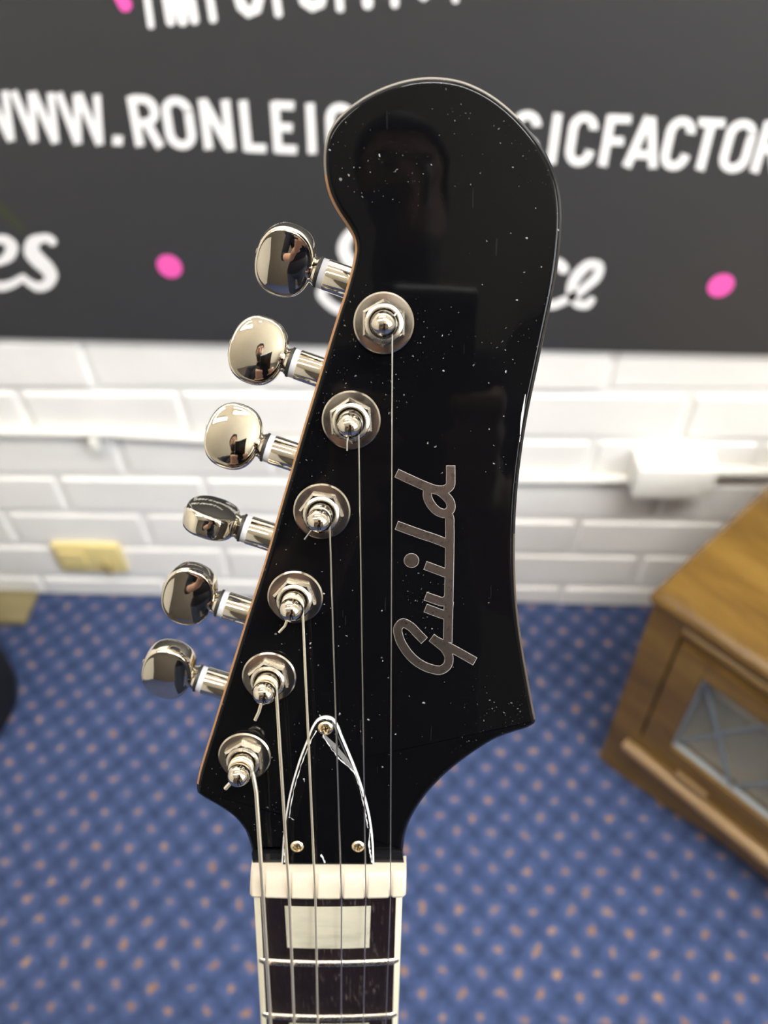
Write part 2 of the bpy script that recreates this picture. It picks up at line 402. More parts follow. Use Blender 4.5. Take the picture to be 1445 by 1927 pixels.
# bricks, every one a part of the wall
ZB, X0, BL, BH = 0.0555, -0.600, 0.240, 0.086
def brick_mesh(i, hz, w=0.23):
    rnd = random.Random(i); bm = bmesh.new(); bmesh.ops.create_cube(bm, size=1)
    for v in bm.verts: v.co = Vector((v.co.x * w, v.co.y * 0.016, v.co.z * hz))
    bmesh.ops.bevel(bm, geom=bm.edges[:], offset=0.0045, segments=1, affect='EDGES')
    for v in bm.verts: v.co += Vector((rnd.uniform(-1, 1) * 0.0012, rnd.uniform(-1, 1) * 0.0008, rnd.uniform(-1, 1) * 0.0011))
    me = bpy.data.meshes.new('brick'); bm.to_mesh(me); bm.free(); me.materials.append(MATS['painted_brick']); return me
bricks = [brick_mesh(i, 0.0755) for i in range(7)]; low = [brick_mesh(20 + i, 0.047) for i in range(3)]
for k in range(-1, 15):
    off = 0.0 if k % 2 == 0 else 0.5
    # joint stagger read from the courses
    for n in range(-4, 8):
        x = X0 + BL * (n + off + 0.5)
        if abs(x) > 1.7 or (k > 7 and -0.72 < x < 0.82): continue
        o = bpy.data.objects.new('brick', (low if k < 0 else bricks)[(n * 5 + k * 3) % (3 if k < 0 else 7)]); COL.objects.link(o)
        z = ZB + BH * (k + 0.5) if k >= 0 else 0.0248
        place(o, (x + random.uniform(-.002, .002), 0.0035 + random.uniform(-.0012, .0012), z), wall)

# ceiling lights (the light of the room)
for i, (lx, ly, hx, hy, st, lab) in enumerate(LIGHTS):
    zt = R_['zt']
    L = thing('ceiling_light', (lx, ly, zt), lab, 'light', 'fluorescent ceiling lights')
    MB().box((lx, ly, zt - 0.02), (X, Y, Z), (hx + 0.03, hy + 0.02, 0.02), 0.004).build('housing', 'lamp_white', L)
    em = bpy.data.materials.new('tube_glow%d' % i); em.use_nodes = True; nt = em.node_tree
    e = nt.nodes.new('ShaderNodeEmission'); e.inputs[0].default_value = (1.0, 0.98, 0.95, 1) if i == 1 else (1.0, 0.94, 0.86, 1); e.inputs[1].default_value = st
    nt.links.new(e.outputs[0], nt.nodes['Material Output'].inputs[0]); MATS[em.name] = em
    MB().box((lx, ly, zt - 0.055), (X, Y, Z), (hx, hy, 0.014), 0.004).build('diffuser', em.name, L)

# ================================================================== BANNER
YB = -0.014
def BP(px, py, d=0.0): return wall_pt(px, py, YB - d)
bl, br = BP(-300, 629.4), BP(1900, 678)
bn = MB(); NX, NZ = 40, 12
sl = (br.z - bl.z) / (br.x - bl.x)
xs = [-0.95 + 2.0 * i / NX for i in range(NX + 1)]
vs = []; zt0 = 1.33
for side, y in ((0, YB), (1, YB + 0.0025)):
    for j in range(NZ + 1):
        for x in xs:
            zb = bl.z + sl * (x - bl.x); z = zb + (zt0 - zb) * j / NZ
            vs.append((x, y, z))
fs = []; n1 = NX + 1; tot = n1 * (NZ + 1)
for j in range(NZ):
    for i in range(NX):
        a = j * n1 + i; fs.append((a, a + 1, a + n1 + 1, a + n1)); fs.append((tot + a, tot + a + n1, tot + a + n1 + 1, tot + a + 1))
edge = [j * n1 for j in range(NZ + 1)] + [NZ * n1 + i for i in range(1, n1)] + [j * n1 + NX for j in range(NZ - 1, -1, -1)] + [i for i in range(NX - 1, 0, -1)]
for k in range(len(edge)): a, b = edge[k], edge[(k + 1) % len(edge)]; fs.append((a, b, tot + b, tot + a))
banner_root = thing('banner', (0.05, YB, bl.z), 'black cloth banner with white lettering and pink dots on the brick wall', 'banner')
bn.add(vs, fs).build('cloth', 'banner_cloth', banner_root)

PRN = [0]
def print_strokes(name, strokes, m, label=None, d=0.0006, cap='flat'):
    mb = MB(); PRN[0] += 1; d = d + 0.00012 * (PRN[0] % 5)
    for k, (pts, w) in enumerate(strokes):
        vs, fs = ribbon(pts, w, cap); mb.add([BP(v.x, v.y, d + 0.00003 * k) for v in vs], fs)
    o = mb.build(name, m, banner_root)
    if label: o['label'] = label
    return o
def ell(cx, cy, rx, ry, a0, a1, n=9):
    return [(cx + rx * math.cos(math.radians(a0 + (a1 - a0) * i / n)), cy + ry * math.sin(math.radians(a0 + (a1 - a0) * i / n))) for i in range(n + 1)]
q_ = 0.13
GLY = {  # strokes in a unit box, y up
    'W': [[(0.06, 1), (0.24, 0)], [(0.24, 0), (0.48, 1)], [(0.52, 1), (0.76, 0)], [(0.76, 0), (0.94, 1)]],
    'R': [[(q_, 0), (q_, 1)], [(q_, 0.94), (0.55, 0.94)] + ell(0.55, 0.72, 0.32, 0.22, 80, -80) + [(0.5, 0.47), (q_, 0.47)], [(0.52, 0.47), (0.88, 0)]],
    'O': [ell(0.5, 0.72, 0.37, 0.22, 0, 180) + ell(0.5, 0.28, 0.37, 0.22, 180, 360) + [(0.87, 0.72), (0.868, 0.75)]],
    'N': [[(q_, 0), (q_, 1)], [(0.16, 0.95), (0.84, 0.05)], [(1 - q_, 0), (1 - q_, 1)]],
    'L': [[(q_ + .05, 1), (q_ + .05, 0)], [(q_, 0.065), (0.98, 0.065)]],
    'E': [[(q_ + .05, 1), (q_ + .05, 0)], [(q_, 0.065), (0.98, 0.065)], [(q_, 0.935), (0.98, 0.935)], [(q_, 0.5), (0.85, 0.5)]],
    'I': [[(0.5, 0), (0.5, 1)]],
    'G': [ell(0.5, 0.72, 0.37, 0.22, 10, 180) + ell(0.5, 0.28, 0.37, 0.22, 180, 360) + [(0.87, 0.47)], [(0.5, 0.47), (0.95, 0.47)]],
    'H': [[(q_, 0), (q_, 1)], [(1 - q_, 0), (1 - q_, 1)], [(q_, 0.5), (1 - q_, 0.5)]],
    'S': [ell(0.5, 0.72, 0.36, 0.22, 0, 180) + [(0.2, 0.62), (0.5, 0.5), (0.8, 0.38)] + ell(0.5, 0.28, 0.36, 0.22, 0, -180)],
    'M': [[(q_, 0), (q_, 1)], [(1 - q_, 0), (1 - q_, 1)], [(q_, 0.97), (0.5, 0.3)], [(0.5, 0.3), (1 - q_, 0.97)]],
    'U': [[(q_, 1), (q_, 0.28)] + ell(0.5, 0.28, 0.37, 0.22, 180, 360) + [(1 - q_, 1)]],
    'C': [ell(0.5, 0.72, 0.37, 0.22, -5, 180) + ell(0.5, 0.28, 0.37, 0.22, 180, 365)],
    'F': [[(q_ + .05, 1), (q_ + .05, 0)], [(q_, 0.935), (0.98, 0.935)], [(q_, 0.5), (0.85, 0.5)]],
    'A': [[(0.07, 0), (0.46, 1)], [(0.54, 1), (0.93, 0)], [(0.25, 0.26), (0.75, 0.26)]],
    'T': [[(0.5, 0), (0.5, 1)], [(0.0, 0.935), (1.0, 0.935)]],
    'Y': [[(0.5, 0), (0.5, 0.45)], [(0.5, 0.42), (0.07, 1)], [(0.5, 0.42), (0.93, 1)]],
}
def down(x, y, y2): return x + (707 - x) / (2730 - y) * (y2 - y)     # print verticals lean to their vanishing point
def letter(ch, x0, x1, stroke=17.0):
    cap_y = lambda x: 170.5 + 0.0405 * x
    bas_y = lambda x: 264.5 + 0.0425 * x
    def M(p):
        xt = x0 + (x1 - x0) * p[0]; yt = cap_y(xt); xb = down(xt, yt, yt + 97); yb = bas_y(xb)
        return (xb + (xt - xb) * p[1], yb + (yt - yb) * p[1])
    st = []
    for s_ in GLY[ch]:
        w = stroke * (0.86 if ch in 'WM' else 1.0)
        st.append(([M(p) for p in s_], w))
    print_strokes('letter', st, 'print_white')
for ch, a, b in [('W', -68, 14), ('W', 20, 100), ('W', 105, 187), ('R', 239, 293), ('O', 301, 358), ('N', 373, 431), ('L', 449, 494), ('E', 508, 554), ('I', 571, 595),
                 ('G', 613, 668), ('H', 684, 738), ('S', 754, 806), ('M', 820, 886), ('U', 902, 954), ('S', 967, 1021), ('I', 1040, 1060), ('C', 1076, 1128), ('F', 1142, 1190),
                 ('A', 1193, 1254), ('C', 1261, 1313), ('T', 1316, 1366), ('O', 1374, 1430), ('R', 1440, 1496), ('Y', 1502, 1556)]:
    letter(ch, a, b)
print_strokes('full_stop', [([(212, 264), (231, 265)], 19)], 'print_white')
# top line of lettering, only its lower ends are in view
for st in ([([(268, -70), (284, 48)], 13)], [([(302, -70), (321, 41)], 17), ([(318, -30), (344, 40)], 19), ([(353, -40), (343, 40)], 18), ([(348, -70), (366, 38)], 17)], [([(384, -70), (401, 36)], 15)],
           [([(441, -70), (447, -14), (455, 12), (468, 23), (482, 17), (488, -8), (484, -70)], 20)], [([(511, -70), (524, 26)], 15)],
           [([(560, -70), (566, -20), (574, 3), (588, 12), (602, 6), (608, -14), (606, -70)], 20)], [([(633, -70), (640, 16)], 15)], [([(688, -70), (692, 8)], 20)],
           [([(741, -70), (743, 8)], 15)], [([(772, -60), (778, -22), (797, -8), (816, -22), (820, -60)], 18)], [([(856, -70), (857, 0)], 13)]):
    print_strokes('letter', st, 'print_white', cap='round')
print_strokes('pink_stroke', [([(200, -60), (236, 10)], 25)], 'print_pink', cap='round')
print_strokes('olive_stroke', [([(-30, 362), (44, 433)], 9)], 'print_olive')
# script line: sales . service .
def script(path, w, sc=1.0, ox=0.0, oy=0.0, n=6):
    p = [(ox + a / sc, oy + b / sc) for a, b in path]
    pts = bez(p, n)
    if isinstance(w, (list, tuple)):
        ws = []
        for i in range(len(pts)):
            f = i / (len(pts) - 1) * (len(w) - 1); k = min(int(f), len(w) - 2); ws.append((w[k] + (w[k + 1] - w[k]) * (f - k)) / sc)
    else: ws = [w / sc] * len(pts)
    return ([(v.x, v.y) for v in pts], ws)
k1 = 4.817
print_strokes('letter', [script([(475, 408), (440, 378), (370, 382), (300, 420), (285, 490), (345, 575), (425, 650), (462, 720), (430, 790), (350, 818), (265, 780), (205, 730)], [80, 75, 85, 130, 140, 140, 130, 120, 100, 90, 70, 60], k1, 0, 370)], 'print_white', cap='round')
print_strokes('letter', [script([(-120, 620), (0, 590), (85, 530), (105, 455), (50, 395), (-60, 400), (-160, 500), (-170, 660), (-100, 780), (0, 815), (110, 790), (205, 735)], [60, 70, 110, 115, 90, 80, 100, 110, 90, 90, 80, 70], k1, 0, 370)], 'print_white', cap='round')
print_strokes('letter', [script([(742, 470), (722, 440), (690, 428), (660, 440), (647, 466), (662, 498), (712, 524), (738, 556), (716, 584), (668, 590), (622, 574), (604, 550), (620, 536), (645, 545)], [18, 18, 18, 20, 24, 26, 26, 26, 22, 20, 18, 17, 14, 12])], 'print_white', cap='round')
for path in ([(770, 560), (800, 545), (805, 520), (785, 515), (770, 545), (785, 578), (815, 570)], [(830, 575), (845, 525), (850, 535), (875, 522)], [(890, 530), (905, 578), (935, 525)], [(960, 530), (955, 575), (980, 572)]):
    print_strokes('letter', [script(path, 16)], 'print_white', cap='round')
k2 = 2.331
print_strokes('letter', [script([(1165, 245), (1150, 225), (1100, 230), (1060, 290), (1065, 370), (1110, 405), (1165, 390)], [50, 44, 40, 42, 42, 40, 36], k2, 560, 400)], 'print_white', cap='round')
print_strokes('letter', [script([(1140, 398), (1200, 372), (1265, 325), (1318, 268), (1322, 235), (1290, 226), (1240, 258), (1205, 320), (1205, 375), (1235, 402), (1268, 404), (1290, 384)], [36, 38, 38, 42, 42, 42, 46, 46, 42, 40, 38, 32], k2, 560, 400)], 'print_white', cap='round')
for cx, cy in ((319, 501), (1356, 537)):
    c = BP(cx, cy); rr = 0.0155
    MB().lathe([(rr, 0), (rr, 0.0006)], Vector((c.x, YB - 0.0002, c.z)), (X, Z, -Y), 40).build('pink_dot', 'print_pink', banner_root)

# ================================================================== FITTINGS ON THE WALL
jb = thing('junction_box', (0.356, -0.025, 0.325), 'white electrical junction box screwed to the brick wall', 'junction box')
MB().box((0.356, -0.018, 0.3535), (X, Y, Z), (0.058, 0.018, 0.0285), 0.004).build('box_body', 'white_plastic', jb, smooth=40)
MB().box((0.356, -0.043, 0.3535), (X, Y, Z), (0.057, 0.0075, 0.0285), 0.005).build('lid', 'white_plastic', jb, smooth=40)
for sx, sz in ((-0.012, 0.002), (0.03, -0.012)):
    MB().lathe([(0.0035, 0), (0.0032, 0.0012)], (0.356 + sx, -0.0503, 0.3535 + sz), (X, Z, -Y), 16).build('screw', 'white_plastic', jb)
cpath = [(-1.6, -0.0125, 0.398), (-0.2, -0.0125, 0.3935), (-0.13, -0.0125, 0.386), (-0.08, -0.0125, 0.36), (-0.03, -0.0125, 0.335), (0.04, -0.0125, 0.330), (0.30, -0.0125, 0.329)]
c1 = MB().tube([Vector(p) for p in bez(cpath, 5)], 0.0075, 12).build('cable_conduit', 'white_plastic', smooth=60)
tag(c1, 'thin white painted conduit running along the wall to the left of the junction box', 'conduit')
c2 = MB().tube([(0.412, -0.0145, 0.349), (0.8, -0.0145, 0.351), (1.6, -0.0145, 0.355)], 0.009, 12).build('cable_conduit', 'white_plastic', smooth=60)
tag(c2, 'white painted conduit leaving the right side of the junction box', 'conduit')
cl = thing('conduit_clip', (-0.507, -0.011, 0.39), 'small painted saddle clip holding the conduit', 'clip')
MB().box((-0.507, -0.0135, 0.394), (X, Y, Z), (0.007, 0.0105, 0.011), 0.003).build('saddle', 'white_plastic', cl)
MB().lathe([(0.0048, 0), (0.004, 0.002)], (-0.507, -0.006, 0.411), (X, Z, -Y), 14).build('screw', 'grey_screw', cl)
po = thing('power_outlet', (-0.601, -0.005, 0.084), 'yellowed plastic power outlet low on the brick wall', 'power outlet')
MB().box((-0.601, -0.008, 0.1195), (X, Y, Z), (0.0605, 0.0075, 0.0355), 0.004).build('face_plate', 'yellow_plastic', po, smooth=40)
MB().box((-0.628, -0.017, 0.122), (X, Y, Z), (0.022, 0.0025, 0.018), 0.002).build('socket_face', 'yellow_plastic', po)
MB().box((-0.569, -0.020, 0.103), (X, Y, Z), (0.006, 0.005, 0.013), 0.002).build('switch', 'yellow_dark', po)
tb = MB().box((-0.80, -0.040, 0.006), (X, Y, Z), (0.062, 0.036, 0.006), 0.002).build('timber_offcut', 'raw_timber')
tag(tb, 'flat tan timber offcut lying on the carpet against the wall', 'board')
# black round stool at the left edge
st = thing('round_stool', (-0.815, -0.255, 0), 'round black vinyl stool at the left edge of the carpet', 'stool')
MB().lathe([(0.118, 0.0), (0.126, 0.012), (0.128, 0.05), (0.124, 0.22)], (-0.815, -0.255, 0), (X, Y, Z), 48).build('base', 'black_vinyl', st, smooth=40)
MB().lathe([(0.12, 0.222), (0.155, 0.226), (0.163, 0.238), (0.164, 0.262), (0.155, 0.288), (0.12, 0.300), (0.04, 0.305)], (-0.815, -0.255, 0), (X, Y, Z), 48).build('cushion', 'black_vinyl', st, smooth=60)  # overhang past the base is shaped to throw shade on the carpet
MB().lathe([(0.1245, 0.216), (0.128, 0.2165), (0.128, 0.2225), (0.1245, 0.223)], (-0.815, -0.255, 0), (X, Y, Z), 48, capb=False, capt=False).build('rim_band', 'dull_steel', st, smooth=40)

# ================================================================== CABINET
TC = Vector((0.270, -0.301, 0)); TU = Vector((math.cos(T45), -math.sin(T45), 0)); TV = Vector((math.sin(T45), math.cos(T45), 0))
TA = (TU, TV, Z); TW, TD = 0.60, 0.385
cb = thing('side_cabinet', TC + TU * (TW / 2) + TV * (TD / 2), 'oak side cabinet with leaded glass doors set at an angle to the wall', 'cabinet')
def tbox(name, s0, s1, v0, v1, z0, z1, m='oak', ch=0.0015, parent=cb, smooth=0):
    return MB().box(TC + TU * ((s0 + s1) / 2) + TV * ((v0 + v1) / 2) + Z * ((z0 + z1) / 2), TA, ((s1 - s0) / 2, (v1 - v0) / 2, (z1 - z0) / 2), ch).build(name, m, parent, smooth=smooth)
def tp(s, v, z): return TC + TU * s + TV * v + Z * z
# top with bullnose edge
e = 0.007; prof = []
mb = MB(); rings = []
for k in range(9):
    a = -math.pi / 2 + math.pi * k / 8; rr = 0.0125
    ins = rr - rr * math.cos(a); z = 0.4105 + rr * math.sin(a)
    x0_, x1_, y0_, y1_ = -e + ins, TW + e - ins, -e + ins, TD - ins
    cr = 0.008; poly = []
    for (cx, cy, a0) in ((x1_ - cr, y1_ - cr, 0), (x0_ + cr, y1_ - cr, 90), (x0_ + cr, y0_ + cr, 180), (x1_ - cr, y0_ + cr, 270)):
        for i in range(5): th = math.radians(a0 + 90 * i / 4); poly.append((cx + cr * math.cos(th), cy + cr * math.sin(th)))
    rings.append((poly, z))
loops(mb, rings, tp).build('top', 'oak', cb, smooth=50)
for s0, v0 in ((0, 0), (TW - 0.045, 0), (0, TD - 0.045), (TW - 0.045, TD - 0.045)): tbox('corner_post', s0, s0 + 0.044, v0, v0 + 0.044, 0.0, 0.398)
tbox('side_panel', 0.006, 0.02, 0.044, TD - 0.045, 0.06, 0.398); tbox('side_panel', TW - 0.02, TW - 0.006, 0.044, TD - 0.045, 0.06, 0.398)
tbox('back_panel', 0.044, TW - 0.045, TD - 0.018, TD - 0.006, 0.06, 0.398, 'cabinet_inside')
tbox('bottom_shelf', 0.02, TW - 0.02, 0.02, TD - 0.02, 0.105, 0.118, 'cabinet_inside')
tbox('inner_shelf', 0.02, TW - 0.02, 0.06, TD - 0.02, 0.232, 0.244, 'cabinet_inside')
tbox('top_rail', 0.044, TW - 0.045, 0.004, 0.03, 0.366, 0.398)
mb = MB(); mb.tube([tp(0.045, 0.001, 0.390), tp(TW - 0.046, 0.001, 0.390)], 0.006, 14).build('top_moulding', 'oak', cb, smooth=60)
mb = MB(); mb.tube([tp(0.030, -0.004, 0.096), tp(TW - 0.03, -0.004, 0.096)], 0.0105, 16).build('lower_moulding', 'oak_worn', cb, smooth=60)
tbox('bottom_rail', 0.03, TW - 0.03, 0.001, 0.03, 0.085, 0.128)
tbox('edge_chip', 0.108, 0.156, -0.006, 0.001, 0.113, 0.124, 'oak_worn', 0.002)
# shaped apron below the moulding: solid with a scalloped lower edge
ap = [(0.044, 0.0), (0.052, -0.0), (0.066, 0.004), (0.085, 0.010), (0.115, 0.015), (0.15, 0.024), (0.19, 0.036), (0.23, 0.040), (0.30, 0.042), (0.37, 0.040), (0.41, 0.036), (0.45, 0.024), (0.485, 0.015), (0.515, 0.010), (0.534, 0.004), (0.548, 0.0), (0.556, 0.0)]
poly = [(a, b) for a, b in ap] + [(0.556, 0.088), (0.044, 0.088)]
loops(MB(), [(poly, 0.002), (poly, 0.026)], lambda a, b, h: tp(a, h, b)).build('apron', 'oak', cb)
# two glazed doors
for s0, s1 in ((0.0465, 0.299), (0.301, TW - 0.0475)):
    dr = tbox('door', s0, s0 + 0.040, 0.000, 0.022, 0.130, 0.366)   # hinge stile is the door's own mesh
    me = MB()
    for (a, b, z0, z1) in ((s0, s0 + 0.040, 0.130, 0.366), (s1 - 0.040, s1, 0.130, 0.366), (s0 + 0.040, s1 - 0.040, 0.130, 0.160), (s0 + 0.040, s1 - 0.040, 0.330, 0.366)):
        me.box(tp((a + b) / 2, 0.011, (z0 + z1) / 2), TA, ((b - a) / 2, 0.011, (z1 - z0) / 2), 0.002)
    old = dr; nd = me.build('door', 'oak', cb); bpy.data.objects.remove(old); nd.name = 'door'; WO[nd.name] = WO.get(nd.name, TC)
    WO[nd.name] = nd.location + WO[cb.name]; dr = nd
    ga, gb, z0, z1 = s0 + 0.040, s1 - 0.040, 0.160, 0.330
    MB().box(tp((ga + gb) / 2, 0.013, (z0 + z1) / 2), TA, ((gb - ga) / 2, 0.0015, (z1 - z0) / 2)).build('glass_pane', 'cabinet_glass', dr)
    for (a, b) in (((ga, z0), (ga, z1)), ((ga, z0), (gb, z0)), ((gb, z0), (gb, z1)), ((ga, z1), (gb, z1))):
        MB().tube([tp(a[0], 0.009, a[1]), tp(b[0], 0.009, b[1])], 0.0042, 8).build('lead_came', 'lead_came', dr, smooth=60)
    pit = (gb - ga) / 2
    for sgn in (1, -1):
        for j in range(-2, 4):
            # lines z = z0 + sgn*k*(s - start), clipped to the pane
            k = (z1 - z0) / pit * 0.97; c0 = (ga + j * pit) if sgn > 0 else (gb - j * pit)
            pts = []
            for i in range(41):
                s_ = ga + (gb - ga) * i / 40; zz = z0 + (s_ - c0) * k * sgn
                if z0 <= zz <= z1: pts.append((s_, zz))
            if len(pts) > 3:
                MB().tube([tp(pts[0][0], 0.009, pts[0][1]), tp(pts[-1][0], 0.009, pts[-1][1])], 0.0027, 8).build('lead_came', 'lead_came', dr, smooth=60)
    MB().lathe([(0.004, 0), (0.004, 0.006), (0.009, 0.012), (0.009, 0.017), (0.005, 0.021)], tp((s1 - 0.02) if s0 < 0.1 else (s0 + 0.02), 0.0, 0.25), (TU, Z, -TV), 20).build('knob', 'oak_worn', dr, smooth=50)

# ================================================================== GUITAR
GB = FL(0, 0.83, -0.04); GB.z = 0.118
gt = thing('electric_guitar', GB, 'black electric guitar with curved asymmetric headstock standing upright on a stand', 'guitar')
# ---- headstock outline traced on the face plane
OUT = [(472, 1604), (466.8, 1585), (460, 1567.6), (450.6, 1554), (439.9, 1542), (427.7, 1532.5), (410, 1521), (391, 1510), (375.5, 1500.6), (370, 1496), (368, 1489), (368.6, 1479),
       (370.5, 1467), (380.5, 1430), (396, 1380), (426.6, 1281), (463, 1163), (502.7, 1038), (524, 961), (546.4, 885), (561.4, 833), (596.3, 718), (632.7, 598), (654, 531), (664.7, 487),
       (667.4, 466), (663.5, 446), (652, 424), (634, 397), (617.5, 363), (609.8, 328), (608, 300), (610, 272), (616.5, 248), (628.4, 227), (649.2, 205), (673.4, 186), (701, 170), (732, 156.5), (760, 148),
       (787.6, 143), (815, 141.5), (843, 143.5), (870.7, 149.4), (898, 160), (926, 175.4), (953.7, 196), (978, 218.6), (1002, 246), (1023, 275), (1040, 307), (1052, 341.5), (1058, 376), (1059.6, 411), (1057.5, 452),
       (1052, 500), (1045, 543), (1036, 588), (1025, 640), (1009, 715), (994, 788), (982, 866), (974.5, 936), (971, 1006), (971, 1075), (973.5, 1130), (979.8, 1186), (987.5, 1237), (997, 1291), (1006.7, 1344),
       (1009.2, 1357), (1008, 1364), (1001, 1369.5), (969, 1381), (936, 1393), (898.8, 1415), (861.4, 1442), (833.4, 1466), (807, 1494), (786.7, 1522), (771.8, 1549), (762.4, 1577), (759, 1604)]
o2 = [hl(HP(x, y)) for x, y in OUT]; o2 = [(p.x, p.y) for p in o2]
sm = [Vector((p.x, p.y)) for p in bez(o2, 4)]
def px_of(i): f = i / 4; k = min(int(f), len(OUT) - 1); return OUT[k]
HT = 0.0150
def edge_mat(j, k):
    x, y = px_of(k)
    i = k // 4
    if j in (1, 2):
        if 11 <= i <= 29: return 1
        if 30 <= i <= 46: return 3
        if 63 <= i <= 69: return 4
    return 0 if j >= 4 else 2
mb = MB(); rings = [(sm, -HT), (sm, -0.0016), (offset_poly(sm, 0.00015), -0.0011), (offset_poly(sm, 0.00055), -0.00085), (offset_poly(sm, 0.0007), -0.00055), (offset_poly(sm, 0.0010), -0.00022), (offset_poly(sm, 0.0015), -0.00004), (offset_poly(sm, 0.0019), 0.0)]
loops(mb, rings, HL, edge_mat)
hs = mb.build('headstock', ['black_lacquer', 'amber_edge', 'black_edge', 'pale_edge', 'brown_edge'], gt, smooth=50)
# ---- maker's name in metal
k3 = 4.014
LOGO = [script([(268, 203), (380, 255), (490, 303), (560, 327), (630, 327), (668, 300), (674, 240), (674, 148)], 62), script([(500, 318), (500, 385), (530, 445), (585, 495), (640, 505), (675, 470), (670, 420), (630, 370), (580, 330)], 60),
        script([(640, 500), (662, 530), (667, 600), (667, 760), (664, 960), (660, 1150), (655, 1300), (652, 1480)], 61), script([(268, 597), (450, 663), (600, 715), (655, 740)], 62), script([(484, 900), (560, 928), (640, 958)], 60),
        script([(486, 1132), (560, 1158), (620, 1172), (655, 1150)], 60), script([(486, 1222), (560, 1250), (645, 1280)], 60), script([(662, 1175), (657, 1225), (655, 1300)], 64),
        script([(474, 1465), (420, 1410), (362, 1354), (310, 1334), (277, 1370), (284, 1440), (335, 1540), (420, 1628), (520, 1678), (605, 1688), (652, 1650), (660, 1590), (632, 1530), (585, 1487), (532, 1446)], 60), script([(560, 1466), (660, 1515), (856, 1623)], 58)]
def logo_mb(extra, h):
    mb = MB()
    for k, (pts, w) in enumerate(LOGO):
        e_ = extra
        P0, P1 = Vector(pts[0]), Vector(pts[-1]); pts = list(pts)
        if e_:
            pts[0] = tuple(P0 + (P0 - Vector(pts[1])).normalized() * e_ / 2); pts[-1] = tuple(P1 + (P1 - Vector(pts[-2])).normalized() * e_ / 2)
        vs, fs = ribbon(pts, [x + e_ for x in w]); mb.add([HP(680 + v.x / k3, 840 + v.y / k3, h + 0.00001 * k) for v in vs], fs)
    c = [HP(680 + (378 + (54 + extra / 2) * math.cos(a)) / k3, 840 + (862 + (51 + extra / 2) * math.sin(a)) / k3, h) for a in [2 * math.pi * i / 28 for i in range(28)]]
    mb.add(c, [tuple(range(28))]); return mb
lg = logo_mb(0.0, 0.00022).build('logo', 'logo_metal', hs); lg['label'] = 'brushed metal script lettering reading Guild'
logo_mb(8.0, 0.00006).build('logo_outline', 'logo_rim', hs)
# scratchy highlight on the lacquer edge, painted on as pale strips
mb = MB()
for pts, w in (([(988.5, 742), (986, 760), (983, 780), (980.5, 800), (979, 818)], [0.8, 2.6, 4.2, 3.2, 1.5]), ([(979, 820), (977.6, 832)], [1.2, 0.5])):
    vs, fs = ribbon(pts, w); mb.add([HP(v.x, v.y, 0.00006) for v in vs], fs)
mb.build('edge_highlight', 'film', hs)

# ---- truss rod cover
TRC = [(530, 1624), (531, 1608), (533, 1575), (537, 1538), (544, 1496), (554.7, 1454.6), (567, 1417), (579.6, 1386), (589.5, 1362), (598, 1351.5), (606, 1347.5), (613, 1346.4), (620, 1347.3), (627, 1350.5), (634.5, 1360), (644.5, 1384), (658.5, 1417), (671, 1448), (684.5, 1488), (694, 1523), (700, 1558), (703, 1592), (704, 1624)]
t2 = [hl(HP(x, y)) for x, y in TRC]; t2 = [Vector((p.x, p.y)) for p in bez([(p.x, p.y) for p in t2], 3)]
tr = loops(MB(), [(t2, 0.0), (t2, 0.0006), (offset_poly(t2, 0.0004), 0.0010)], HL).build('truss_rod_cover', 'white_layer', gt)
loops(MB(), [(offset_poly(t2, 0.0004), 0.0009), (offset_poly(t2, 0.00045), 0.00118), (offset_poly(t2, 0.0011), 0.0017), (offset_poly(t2, 0.0014), 0.00175)], HL).build('black_face', 'cover_black', tr, smooth=40)
def screw(px, py, r, h, parent, rot=0.3):
    mb = MB(); n, nr = 32, 7; c = hl(HP(px, py, h)); vs = []; fs = []
    for j in range(nr + 1):
        rr = r * j / nr
        for k in range(n):
            a = 2 * math.pi * k / n; x, y = rr * math.cos(a), rr * math.sin(a); z = h + 0.0009 * math.sqrt(max(0, 1 - (rr / r) ** 2 * 0.97))
            xr, yr = x * math.cos(rot) + y * math.sin(rot), -x * math.sin(rot) + y * math.cos(rot)
            if (abs(xr) < r * 0.16 or abs(yr) < r * 0.16) and rr < r * 0.66: z -= 0.00055
            vs.append(HL(c.x + x, c.y + y, z))
    for j in range(nr):
        for k in range(n): k2 = (k + 1) % n; fs.append((j * n + k, j * n + k2, (j + 1) * n + k2, (j + 1) * n + k))
    mb.add(vs, fs); mb.lathe([(r, h - 0.0004), (r, h + 0.00017)], HL(c.x, c.y, 0), (UH, VH, NH), n, capt=False)
    return mb.build('screw', 'screw_gold', parent, smooth=35)
screw(612.5, 1370, 0.00215, 0.0016, tr, 0.2); screw(559, 1592.5, 0.0019, 0.0016, tr, 0.6); screw(674, 1592.5, 0.0019, 0.0016, tr, 1.0)
# torn protective film on the cover
mb = MB(); rnd = random.Random(3)
def crumple(path, w, h=0.00185):
    pts = [(x + rnd.uniform(-1, 1), y + rnd.uniform(-1, 1)) for x, y in [(v.x, v.y) for v in bez(path, 5)]]
    vs, fs = ribbon(pts, [w * rnd.uniform(0.15, 0.95) for _ in pts]); mb.add([HP(v.x, v.y, h + rnd.uniform(0, 0.0002)) for v in vs], fs)
crumple([(596, 1375), (583, 1398), (571, 1428), (560, 1460), (551, 1495), (544, 1537)], 2.0)
crumple([(667, 1455), (676, 1480), (683, 1510), (688, 1535), (692, 1558)], 2.2)
crumple([(607, 1384), (622, 1406), (640, 1430), (658, 1445), (668, 1455)], 2.6)
crumple([(544, 1538), (553, 1543)], 1.4); crumple([(697, 1560), (695, 1585), (696, 1605), (700, 1622)], 4.0); crumple([(534, 1598), (536, 1622)], 3.0)
